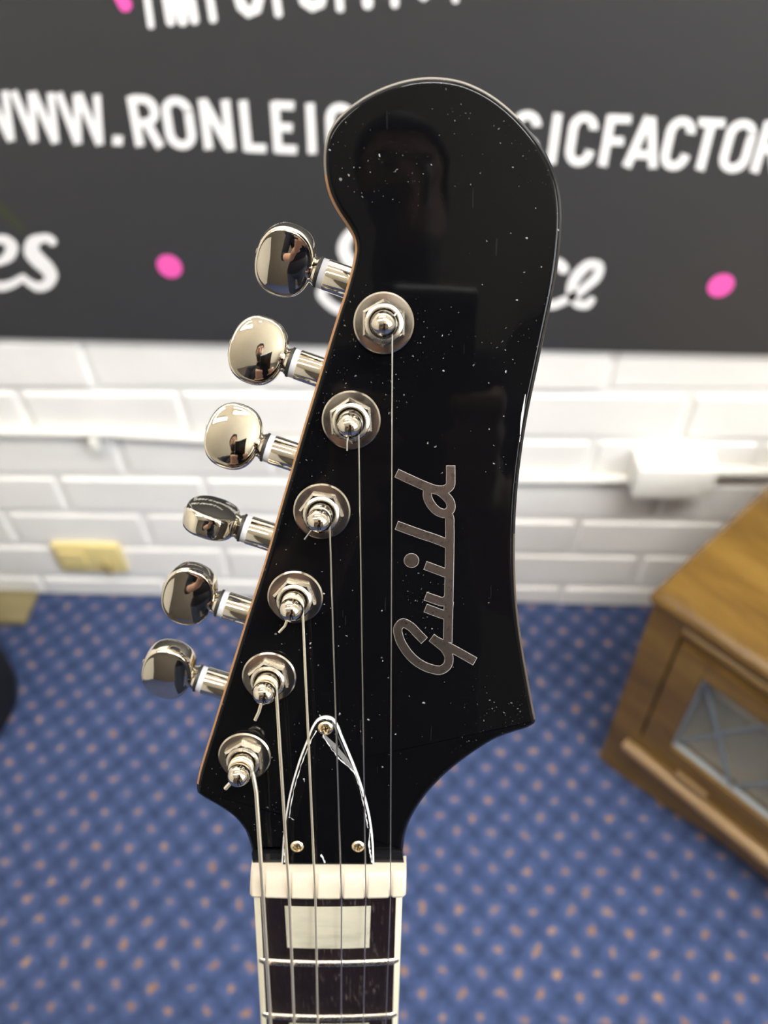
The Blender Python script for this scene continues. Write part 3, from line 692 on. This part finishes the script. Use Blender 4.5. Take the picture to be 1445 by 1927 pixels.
crumple([(571, 1466), (573, 1471)], 2.5); crumple([(604, 1608), (611, 1624)], 4.0)
fl = mb.build('protective_film', 'film', tr); fl['label'] = 'torn clear film left on the truss rod cover'
mb = MB(); vs, fs = ribbon([(608, 1384), (628, 1404), (652, 1432), (667, 1452)], [7, 10, 9, 3]); mb.add([HP(v.x, v.y, 0.0018) for v in vs], fs)
fm = mat('film_clear', (0.5, 0.5, 0.5), 0.3); NT(fm).b.inputs['Alpha'].default_value = 0.28
mb.build('film_strip', 'film_clear', tr)

# ---- neck, fingerboard, nut
SC = 0.6286
def hw(s): return 0.0216 + 0.0225 * s if s < 0.1 else 0.02385 + 0.0115 * (s - 0.1)
RAD = 0.305
def crown(a): return math.sqrt(RAD * RAD - a * a) - RAD
FB_END = 0.455
def strip(a0, a1, s0, s1, h0, na, ns, top=0.0):
    """curved slab on the fingerboard; a0/a1 are fractions -1..1 of the half width or callables"""
    mb = MB(); vs = []; fs = []; n1 = na + 1
    for lay in (0, 1):
        for j in range(ns + 1):
            s = s0 + (s1 - s0) * j / ns
            A0, A1 = a0(s), a1(s)
            for i in range(na + 1):
                a = A0 + (A1 - A0) * i / na; vs.append(FL(a, s, (crown(a) + top) if lay == 0 else h0))
    tot = n1 * (ns + 1)
    for j in range(ns):
        for i in range(na):
            b = j * n1 + i; fs += [(b, b + 1, b + n1 + 1, b + n1), (tot + b, tot + b + n1, tot + b + n1 + 1, tot + b + 1)]
    ed = [i for i in range(n1)] + [j * n1 + na for j in range(1, ns + 1)] + [ns * n1 + i for i in range(na - 1, -1, -1)] + [j * n1 for j in range(ns - 1, 0, -1)]
    for k in range(len(ed)): b, c = ed[k], ed[(k + 1) % len(ed)]; fs.append((b, c, tot + c, tot + b))
    return mb.add(vs, fs)
BW = 0.0018
fb = strip(lambda s: -hw(s) + BW, lambda s: hw(s) - BW, 0.0, FB_END, -0.0055, 14, 24).build('fingerboard', 'rosewood', gt, smooth=40)
for sg in (-1, 1):
    b_ = strip(lambda s: sg * hw(s), lambda s: sg * (hw(s) - BW), 0.0, FB_END, -0.0056, 2, 24, 0.00005).build('binding', 'cream_binding', gt)
    b_['label'] = 'cream edge binding'
fp = [0.0] + [SC * (1 - 2 ** (-k / 12)) for k in range(1, 23)]
for k in range(1, 23):
    s = fp[k]; w_ = hw(s) - 0.0004; pts = []
    mb = MB(); vs = []; fs = []; n = 24; m_ = 9
    for i in range(n + 1):
        a = -w_ + 2 * w_ * i / n; tap = min(1.0, (w_ - abs(a)) / 0.0012 + 0.25)
        for j in range(m_):
            th = math.pi * j / (m_ - 1); vs.append(FL(a, s + 0.0013 * math.cos(th), crown(a) - 0.0002 + 0.0013 * tap * math.sin(th)))
    for i in range(n):
        for j in range(m_ - 1): b = i * m_ + j; fs.append((b, b + 1, b + m_ + 1, b + m_))
    fs += [tuple(range(m_)), tuple(n * m_ + j for j in range(m_))]
    mb.add(vs, fs).build('fret', 'nickel_worn', fb, smooth=50)
for k in (1, 3, 5, 7, 9, 12, 15, 17, 19, 21):
    s0, s1 = fp[k - 1], fp[k]; L_ = s1 - s0; w_ = (hw(s0) * 0.588)
    strip(lambda s: -w_ * 1.005, lambda s: w_ * 0.99, s0 + L_ * 0.145, s0 + L_ * 0.765, -0.001, 8, 1, 0.00012).build('block_inlay', 'pearl', fb)
# nut
SX = [-0.0186, -0.0110, -0.0035, 0.0040, 0.0110, 0.0181]     # string slots
def slot(a, x): return max(0.0, 1 - abs(a - x) / 0.0007)
mb = MB(); vs = []; fs = []; na = 150; prof = [(0.0, -0.004), (0.0, 0.0005), (-0.0005, 0.00115), (-0.0013, 0.0013), (-0.0036, -0.0002), (-0.0060, -0.0026), (-0.0064, -0.0036), (-0.0067, -0.0078)]
NW = 0.0226
for i in range(na + 1):
    a = -NW + 2 * NW * i / na; e_ = max(0, abs(a) - (NW - 0.0012)) / 0.0012
    for j, (s, h) in enumerate(prof):
        g_ = sum(slot(a, x) for x in SX)
        hh = h + crown(a) * 0.8 - (0.0007 * min(1, g_) if 1 <= j <= 5 else 0) - (0.0009 * e_ * e_ if 0 < j < 7 else 0)
        vs.append(FL(a, s, hh))
m_ = len(prof)
for i in range(na):
    for j in range(m_ - 1): b = i * m_ + j; fs.append((b, b + 1, b + m_ + 1, b + m_))
fs += [tuple(range(m_)), tuple(na * m_ + j for j in range(m_)), tuple(i * m_ for i in range(na + 1)), tuple(i * m_ + m_ - 1 for i in range(na + 1))]
mb.add(vs, fs).build('nut', 'bone', gt, smooth=35)
# black ledge under the nut and the neck shaft
lp = [hl(HP(x, y)) for x, y in ((474, 1604), (757, 1604))]
lb = [hl(FL(-0.0222, -0.0064, -0.0078)), hl(FL(0.0222, -0.0064, -0.0078))]
mb = MB(); vs = []
for h in (-0.004, 0.0006):
    for p in (lp[0], lp[1]): vs.append(HL(p.x, p.y, h))
    for p in (lb[1], lb[0]): vs.append(HL(p.x, p.y - 0.002, h))
mb.add(vs, [(0, 1, 2, 3), (4, 5, 6, 7), (0, 1, 5, 4), (1, 2, 6, 5), (2, 3, 7, 6), (3, 0, 4, 7)]).build('headstock_ledge', 'black_edge', gt)
mb = MB(); vs = []; fs = []; na, ns = 14, 18
for j in range(ns + 1):
    s = -0.012 + (FB_END - 0.03 + 0.012) * j / ns; w_ = hw(max(0, s)) - 0.0002; dp = 0.0155 + 0.006 * max(0, s) / 0.4
    for i in range(na + 1):
        th = math.pi * i / na; vs.append(FL(-w_ * math.cos(th), s, -0.0056 - dp * math.sin(th) ** 0.8 - (0.004 if s < 0 else 0)))
for j in range(ns):
    for i in range(na): b = j * (na + 1) + i; fs.append((b, b + 1, b + na + 2, b + na + 1))
    fs.append((j * (na + 1), j * (na + 1) + na, (j + 1) * (na + 1) + na, (j + 1) * (na + 1)))
fs += [tuple(range(na + 1)), tuple(ns * (na + 1) + i for i in range(na + 1))]
mb.add(vs, fs).build('neck_shaft', 'black_edge', gt, smooth=40)

# ---- tuning machines
POST = [(722, 608), (661, 790), (606, 961), (556, 1122), (507, 1272), (461, 1421)]
PHI = [-20, 9, 15.5, 87, -5, -12]
HEXR = [0, 4, 22, 18, 10, 3]
AX = Vector((-0.945, 0.327)).normalized()
AXW = (UH * AX.x + VH * AX.y); PRW = NH.cross(AXW) * -1.0
if PRW.dot(VH) < 0: PRW = -PRW
BN = ['first', 'second', 'third', 'fourth', 'fifth', 'sixth']
def superoval(th, a, b, p):
    c, s = math.cos(th), math.sin(th); return (a * math.copysign(abs(c) ** (2 / p), c), b * math.copysign(abs(s) ** (2 / p), s))
for i, (px, py) in enumerate(POST):
    c = hl(HP(px, py)); C0 = HL(c.x, c.y, 0)
    # the gear box behind the headstock is the machine's own mesh
    g0 = HL(c.x + 0.000, c.y + 0.0065, -0.0215)
    tm = MB().box(HL(c.x, c.y + 0.003, -0.0215), (AXW, PRW, NH), (0.0085, 0.0105, 0.0062), 0.0025).build('tuning_machine', 'nickel', gt, smooth=40)
    MB().lathe([(0.0072, 0.0), (0.0074, 0.0003), (0.0074, 0.0008), (0.0070, 0.0012), (0.0058, 0.00135), (0.0045, 0.0014)], C0, (UH, VH, NH), 56, capt=True).build('washer', 'washer_nickel', tm, smooth=30)
    ro = math.radians(90 + HEXR[i]); mb = MB()
    hx = lambda r: [(c.x + r * math.cos(ro + k * math.pi / 3), c.y + r * math.sin(ro + k * math.pi / 3)) for k in range(6)]
    rr = [hx(0.0058), hx(0.0058), hx(0.0052)]
    loops(mb, [(rr[0], 0.0013), (rr[1], 0.0029), (rr[2], 0.0036)], HL, cap_top=False)
    mb.build('hex_nut', 'nickel_worn', tm)
    MB().lathe([(0.0048, 0.003), (0.0046, 0.0038), (0.0040, 0.0041), (0.0036, 0.0040), (0.0034, 0.0030)], C0, (UH, VH, NH), 40, capb=False, capt=False).build('collar', 'nickel_worn', tm, smooth=40)
    MB().lathe([(0.0036, 0.0026), (0.0030, 0.0030)], C0, (UH, VH, NH), 32).build('post_gap', 'rubber_and_gap', tm)  # black disc stands in for the shade in the gap round the post
    MB().lathe([(0.0031, 0.0028), (0.0031, 0.0052), (0.0029, 0.0056), (0.0024, 0.0062), (0.00215, 0.0070), (0.0022, 0.0078), (0.0026, 0.0082), (0.0029, 0.0085), (0.00305, 0.0092), (0.0031, 0.0099), (0.00295, 0.0109), (0.0025, 0.0118), (0.0018, 0.0125), (0.0009, 0.0129), (0.0002, 0.0130)], C0, (UH, VH, NH), 40).build('string_post', 'nickel', tm, smooth=50)
    # shaft: sleeve, nylon washer, rubber ring, collar, button
    B0 = HL(c.x - 0.0261, c.y + 0.0158, -0.022)          # button centre
    fr = (PRW, NH, AXW); inn = lambda d: B0 - AXW * d
    MB().lathe([(0.0042, -0.0250), (0.0042, -0.0114), (0.0039, -0.0110)], B0, fr, 28).build('sleeve', 'nickel', tm, smooth=40)
    MB().lathe([(0.0040, -0.0113), (0.0040, -0.0096)], B0, fr, 28).build('nylon_washer', 'nylon', tm, smooth=40)
    MB().lathe([(0.0037, -0.0097), (0.0042, -0.0095), (0.0042, -0.0089), (0.0037, -0.0087)], B0, fr, 28).build('rubber_ring', 'rubber_and_gap', tm, smooth=40)
    MB().lathe([(0.0036, -0.0089), (0.0038, -0.0085), (0.0033, -0.0078), (0.0036, -0.0070), (0.0034, -0.0055)], B0, fr, 28).build('button_collar', 'nickel', tm, smooth=50)
    ph = math.radians(PHI[i]); FN = NH * math.cos(ph) + PRW * math.sin(ph); FT = PRW * math.cos(ph) - NH * math.sin(ph)
    mb = MB(); vs = []; fs = []; n = 48
    # profile: (in-plane scale, half thickness) with soft rim and dished faces
    half = [(1.0, 0.0), (0.997, 0.0013), (0.985, 0.0023), (0.96, 0.0030), (0.925, 0.0034), (0.895, 0.0035), (0.88, 0.00349)] + [(r_, 0.0035 + 0.00095 * (1 - (r_ / 0.88) ** 2)) for r_ in (0.8, 0.7, 0.6, 0.5, 0.4, 0.3, 0.2, 0.1, 0.03)]
    seq = [(s_, t_) for s_, t_ in reversed(half)] + [(s_, -t_) for s_, t_ in half[1:]]
    for s_, t_ in seq:
        for k in range(n):
            x, y = superoval(2 * math.pi * k / n, 0.0078, 0.0094, 2.35)
            # bean: thickness grows a little toward the shaft side and the faces bend along the long axis
            tt = t_ * (1.0 - 0.10 * (x * s_ / 0.0078) ** 2)
            vs.append(B0 + AXW * (x * s_) + FT * (y * s_) + FN * tt)
    m2 = len(seq)
    for j in range(m2 - 1):
        for k in range(n): k2 = (k + 1) % n; fs.append((j * n + k, j * n + k2, (j + 1) * n + k2, (j + 1) * n + k))
    fs += [tuple(range(n)), tuple((m2 - 1) * n + k for k in range(n))]
    bt = mb.add(vs, fs).build('button', 'nickel_button', tm, smooth=60)
    MB().lathe([(0.0012, 0), (0.0011, 0.0004), (0.0005, 0.0007)], B0 + AXW * 0.0075, fr, 14).build('button_screw', 'nickel', tm, smooth=50)

# ---- strings
RS = [0.000585, 0.000455, 0.000345, 0.000215, 0.00018, 0.00015]
NUTPX = [488.5, 542, 592, 640.5, 688, 736]
LEAVE = [(-0.0, 0)] * 6
EXIT = [(473, 1447), (519, 1307), (571, 1150), (624, 990), (682.5, 822), (742, 640)]      # where each string leaves its post
for i in range(6):
    p = 5 - i                                  # string i winds on post p
    c = hl(HP(*POST[p])); hgt = 0.0066 if p < 4 else 0.0064
    ex = HP(EXIT[i][0], EXIT[i][1], hgt)
    el = hl(ex)
    a_nut = SX[i]; nutp = FL(a_nut, -0.0012, 0.0012 + RS[i] * 0.6 + crown(a_nut) * 0.8)
    bridge_a = (-0.026 + 0.0104 * i); brp = FL(bridge_a, SC + 0.002, 0.0125)
    path = []
    # turns on the post
    r = 0.0023 + RS[i]; turns = 1.6; a_end = math.atan2(el.y - c.y, el.x - c.x)
    if a_end < -2.5: a_end += 2 * math.pi
    a_end = -0.35 if i < 4 else -0.6
    nst = 34
    for k in range(nst + 1):
        a = a_end + 2 * math.pi * turns * (1 - k / nst); z = hgt + 0.0001 + RS[i] * 2.0 * turns * 0.5 * (1 - 2 * k / nst) * 0.8
        path.append(HL(c.x + r * math.cos(a), c.y + r * math.sin(a), z))
    if i == 0:
        path += [HP(477, 1462, hgt), HP(482, 1490, 0.0064), HP(485.5, 1540, 0.0066)]
    path.append(nutp)
    for k in (1, 2, 3): path.append(nutp.lerp(brp, k / 3))
    o = MB().tube(path, RS[i], 10).build('string', 'string_wound' if i < 3 else 'string_steel', gt, smooth=80)
    o['label'] = ['thickest wound string', 'second thickest wound string', 'third wound string', 'plain third string', 'thin plain string', 'thinnest plain string'][i]
    # clipped tail of the string beside the post
    tails = {5: ((437, 1470), (424, 1484)), 4: ((487, 1340), (480, 1355)), 3: ((536, 1178), (525, 1190)), 2: ((583, 1002), (573, 1015)), 1: ((653, 832), (653, 848)), 0: ((737, 601), (745, 590))}[p]
    q0 = HP(*tails[0], 0.0075 if p else 0.0088); q1 = HP(*tails[1], 0.0072 if p else 0.0082)
    inn_ = HL(c.x, c.y, 0.0070).lerp(q0, 0.5)
    MB().tube([inn_, q0, q1], max(RS[i], 0.0002), 8).build('string_tail', 'string_wound' if i < 3 else 'string_steel', gt, smooth=80)['label'] = 'clipped string end'

# ---- body, bridge and stand (below the picture)
BD = [(-0.035, 0.40), (-0.075, 0.375), (-0.112, 0.36), (-0.140, 0.385), (-0.143, 0.44), (-0.128, 0.50), (-0.118, 0.56), (-0.130, 0.63), (-0.158, 0.70), (-0.165, 0.76), (-0.145, 0.815), (-0.09, 0.835), (-0.02, 0.822), (0.05, 0.80), (0.11, 0.79),
      (0.150, 0.755), (0.160, 0.69), (0.142, 0.61), (0.116, 0.55), (0.112, 0.49), (0.122, 0.44), (0.118, 0.395), (0.095, 0.375), (0.065, 0.395), (0.038, 0.425), (0.0, 0.43)]
b2 = [Vector((p.x, p.y)) for p in bez(BD, 5, True)]
loops(MB(), [(offset_poly(b2, 0.006), -0.054), (offset_poly(b2, 0.0015), -0.0515), (b2, -0.047), (b2, -0.016), (offset_poly(b2, 0.0015), -0.0115), (offset_poly(b2, 0.006), -0.009)], FL).build('body', 'black_edge', gt, smooth=50)
FA = (UF, SF, NF)
for s in (0.475, 0.585): MB().box(FL(0, s, -0.001), FA, (0.036, 0.0175, 0.008), 0.003).build('pickup', 'nickel', gt, smooth=40)
MB().box(FL(0, SC + 0.004, 0.003), FA, (0.040, 0.006, 0.0085), 0.002).build('bridge', 'nickel', gt, smooth=40)
MB().box(FL(0, SC + 0.05, -0.004), FA, (0.044, 0.008, 0.006), 0.003).build('tailpiece', 'nickel', gt, smooth=40)
for a, s in ((0.085, 0.62), (0.105, 0.68), (0.085, 0.73), (0.06, 0.70)): MB().lathe([(0.011, -0.009), (0.0105, 0.004), (0.008, 0.006)], FL(a, s, 0), FA, 24).build('control_knob', 'black_edge', gt, smooth=40)
gs = thing('guitar_stand', (GB.x, GB.y, 0), 'black tubular floor stand cradling the guitar body', 'guitar stand')
mid = FL(0, 0.85, -0.03); zb = mid.z
rt = Vector((GB.x, GB.y - 0.02, 0))
for sg in (-1, 1):
    MB().tube([Vector((GB.x, GB.y + 0.055, zb + 0.05)), Vector((GB.x + sg * 0.05, GB.y + 0.05, zb - 0.03)), Vector((GB.x + sg * 0.14, GB.y - 0.08, 0.012))], 0.009, 12).build('leg', 'black_tube', gs, smooth=60)
    y0 = FL(sg * 0.06, 0.845, -0.06); y1 = FL(sg * 0.06, 0.85, 0.01)
    MB().tube([Vector((GB.x, GB.y + 0.055, zb + 0.02)), y0, y1, y1 + Z * 0.035], 0.008, 12).build('cradle_arm', 'black_tube', gs, smooth=60)
MB().tube([Vector((GB.x, GB.y + 0.055, zb + 0.12)), Vector((GB.x, GB.y + 0.07, zb - 0.03)), Vector((GB.x, GB.y + 0.12, 0.012))], 0.009, 12).build('leg', 'black_tube', gs, smooth=60)

# ================================================================== PERSON TAKING THE PICTURE (mirrored in the tuner buttons and the lacquer)
mat('skin', (0.42, 0.24, 0.17), 0.5); mat('navy_cloth', (0.012, 0.013, 0.02), 0.9, spec=0.15); mat('jeans', (0.02, 0.03, 0.06), 0.9); mat('shoe', (0.01, 0.01, 0.01), 0.6)
mat('hair', (0.012, 0.008, 0.006), 0.6); mat('eye_white', (0.7, 0.68, 0.65), 0.3); mat('eye_dark', (0.02, 0.012, 0.01), 0.2); mat('phone_glass', (0.01, 0.01, 0.012), 0.08); mat('lip', (0.30, 0.12, 0.10), 0.5)
PX, PY = 0.03, -1.40
pe = thing('person', (PX, PY - 0.05, 0), 'bearded person in a dark top holding up a phone, mirrored in the tuner buttons', 'person')
PHC = CAM - fw * 0.0075 - UP * 0.058 + RX * 0.018
ph = thing('phone', PHC, 'black phone held in two hands in front of the guitar', 'phone')
MB().box(PHC, (RX, UP, fw), (0.0375, 0.075, 0.0038), 0.003).build('phone_body', 'phone_glass', ph, smooth=40)
MB().box(PHC + RX * -0.018 + UP * 0.054 + fw * 0.0042, (RX, UP, fw), (0.015, 0.016, 0.0008), 0.0006).build('camera_bump', 'black_tube', ph)
mb = MB()
def caps(a, b, ra, rb, n=16):
    a, b = Vector(a), Vector(b); t = (b - a); L = t.length; t.normalize(); x = t.orthogonal().normalized(); y = t.cross(x); prof = []
    for k in range(7): th = -math.pi / 2 + math.pi / 2 * k / 6; prof.append((max(1e-4, ra * math.cos(th)), ra * math.sin(th)))
    for k in range(7): th = math.pi / 2 * k / 6; prof.append((max(1e-4, rb * math.cos(th)), L + rb * math.sin(th)))
    mb.lathe(prof, a, (x, y, t), n)
def ellip(c, r, ax=(X, Y, Z), target=None, n=24, cut=None):
    m_ = target or mb; prof = []
    vs = []; fs = []; nn = 14
    for j in range(nn + 1):
        th = -math.pi / 2 + math.pi * j / nn
        for k in range(n):
            a = 2 * math.pi * k / n; p = (max(1e-3, math.cos(th)) * math.cos(a) * r[0], max(1e-3, math.cos(th)) * math.sin(a) * r[1], math.sin(th) * r[2])
            vs.append(Vector(c) + ax[0] * p[0] + ax[1] * p[1] + ax[2] * p[2])
    for j in range(nn):
        for k in range(n): k2 = (k + 1) % n; fs.append((j * n + k, j * n + k2, (j + 1) * n + k2, (j + 1) * n + k))
    fs += [tuple(range(n)), tuple(nn * n + k for k in range(n))]
    m_.add(vs, fs)
HC = Vector((PX, PY + 0.085, 1.615))                     # head centre
tilt = math.radians(34); HA = (X, Vector((0, math.cos(tilt), -math.sin(tilt))), Vector((0, math.sin(tilt), math.cos(tilt))))
def hp(a, b, c): return HC + HA[0] * a + HA[1] * b + HA[2] * c
for sg in (-1, 1):
    hip = (PX + sg * 0.09, PY - 0.06, 0.93); kn = (PX + sg * 0.11, PY - 0.03, 0.50); an = (PX + sg * 0.12, PY - 0.07, 0.09)
    caps(hip, kn, 0.088, 0.060); caps(kn, an, 0.060, 0.042); caps((PX + sg * 0.12, PY - 0.09, 0.045), (PX + sg * 0.135, PY + 0.10, 0.038), 0.045, 0.036)
    sh = Vector((PX + sg * 0.175, PY - 0.045, 1.415)); elb = Vector((PX + sg * 0.245, PY + 0.05, 1.12))
    side = PHC + RX * (sg * 0.046) - UP * 0.030
    wr = PHC + RX * (sg * 0.082) - UP * 0.118 - fw * 0.030
    caps(sh, elb, 0.056, 0.044); caps(elb, wr, 0.044, 0.027)
    pm = PHC + RX * (sg * 0.062) - UP * 0.062 - fw * 0.016
    caps(wr, pm, 0.026, 0.024); caps(wr.lerp(pm, 0.6), pm - UP * 0.012 + RX * (sg * 0.008), 0.026, 0.022)
    for k in range(4):                                   # four fingers round the far side of the phone
        o_ = -0.050 + 0.0205 * k; ln = (0.85, 1.0, 1.05, 0.95)[k]
        k0 = PHC + RX * (sg * 0.060) + UP * o_ - fw * 0.008; k1 = PHC + RX * (sg * 0.054) + UP * (o_ + 0.004) + fw * 0.0125
        k2_ = k1 - RX * (sg * 0.020 * ln) + fw * 0.002; k3_ = k2_ - RX * (sg * 0.014 * ln) - fw * 0.001
        caps(k0, k1, 0.0092, 0.0086, 10); caps(k1, k2_, 0.0086, 0.0078, 10); caps(k2_, k3_, 0.0078, 0.0066, 10)
    t0 = pm - UP * 0.004 - fw * 0.012; t1 = PHC + RX * (sg * 0.050) - UP * 0.022 - fw * 0.020; t2_ = PHC + RX * (sg * 0.026) - UP * 0.004 - fw * 0.0145
    caps(t0, t1, 0.0125, 0.0105, 10); caps(t1, t2_, 0.0105, 0.0085, 10)
    ellip(hp(sg * 0.077, -0.008, -0.008), (0.010, 0.020, 0.032), HA)      # ear
    ellip(sh + Vector((0, 0, -0.01)), (0.068, 0.066, 0.07))
ellip((PX, PY - 0.06, 0.96), (0.165, 0.115, 0.13)); ellip((PX, PY - 0.055, 1.12), (0.155, 0.11, 0.17)); ellip((PX, PY - 0.055, 1.31), (0.175, 0.115, 0.16))
caps((PX - 0.12, PY - 0.05, 1.43), (PX + 0.12, PY - 0.05, 1.43), 0.055, 0.055); caps((PX, PY - 0.035, 1.45), HC - HA[2] * 0.05 - HA[1] * 0.02, 0.062, 0.056)
ellip(HC, (0.076, 0.096, 0.108), HA); ellip(hp(0, 0.035, -0.062), (0.056, 0.058, 0.058), HA); caps(hp(0, 0.094, 0.012), hp(0, 0.110, -0.022), 0.009, 0.014, 12)
ellip(hp(0, 0.085, 0.022), (0.055, 0.016, 0.012), HA)
tmp = bpy.data.meshes.new('tmp'); tmp.from_pydata(mb.v, [], mb.f); to = bpy.data.objects.new('tmp', tmp); COL.objects.link(to)
rm = to.modifiers.new('r', 'REMESH'); rm.mode = 'VOXEL'; rm.voxel_size = 0.0055
sm_ = to.modifiers.new('s', 'SMOOTH'); sm_.factor = 0.5; sm_.iterations = 3
dg = bpy.context.evaluated_depsgraph_get(); me = bpy.data.meshes.new_from_object(to.evaluated_get(dg)); me.name = 'body'
bpy.data.objects.remove(to); bpy.data.meshes.remove(tmp); me.materials.clear()
for x in ('skin', 'navy_cloth', 'jeans', 'shoe'): me.materials.append(MATS[x])
for p in me.polygons:
    c = p.center; p.use_smooth = True; mi = 1
    hd = (c - HC).length < 0.16 and c.z > 1.475
    if hd: mi = 0
    elif c.z < 0.085 and c.y < PY + 0.2: mi = 3
    elif c.z < 0.92 and c.y < PY + 0.1: mi = 2
    elif c.y > PY + 0.20: mi = 0
    p.material_index = mi
org = Vector((PX, PY, 0.9))
for v in me.vertices: v.co -= org
o = bpy.data.objects.new('body', me); COL.objects.link(o); place(o, org, pe)
def shell(name, r, keep, m, c=HC):
    bm_ = MB(); ellip(c, r, HA, bm_, 40); fs = []
    for f in bm_.f:
        q = sum((bm_.v[i] for i in f), Vector()) / len(f) - HC; l = Vector((q.dot(HA[0]), q.dot(HA[1]), q.dot(HA[2])))
        if keep(l): fs.append(f)
    bm_.f = fs; bm_.mi = [0] * len(fs)
    o = bm_.build(name, m, pe, smooth=80); md = o.modifiers.new('thick', 'SOLIDIFY'); md.thickness = 0.012; md.offset = 0; return o
shell('hair', (0.084, 0.105, 0.117), lambda l: l.z > 0.072 + 0.01 * math.sin(l.x * 90) - max(0, 0.06 - l.y) * 1.3, 'hair')
shell('beard', (0.064, 0.066, 0.066), lambda l: l.y > -0.01 and l.z < -0.035 - 0.25 * max(0, 0.06 - abs(l.x) * 1.4), 'hair', hp(0, 0.036, -0.064))
for sg in (-1, 1):
    e_ = MB(); ellip(hp(sg * 0.031, 0.083, 0.004), (0.013, 0.010, 0.008), HA, e_, 16); eo = e_.build('eye', 'eye_white', pe, smooth=80)
    e_ = MB(); ellip(hp(sg * 0.031, 0.091, 0.002), (0.0055, 0.004, 0.0055), HA, e_, 16); e_.build('iris', 'eye_dark', eo, smooth=80)
    e_ = MB(); ellip(hp(sg * 0.032, 0.092, 0.024), (0.019, 0.008, 0.0045), HA, e_, 16); e_.build('eyebrow', 'hair', pe, smooth=80)
e_ = MB(); ellip(hp(0, 0.099, -0.058), (0.022, 0.007, 0.007), HA, e_, 16); e_.build('mouth', 'lip', pe, smooth=80)
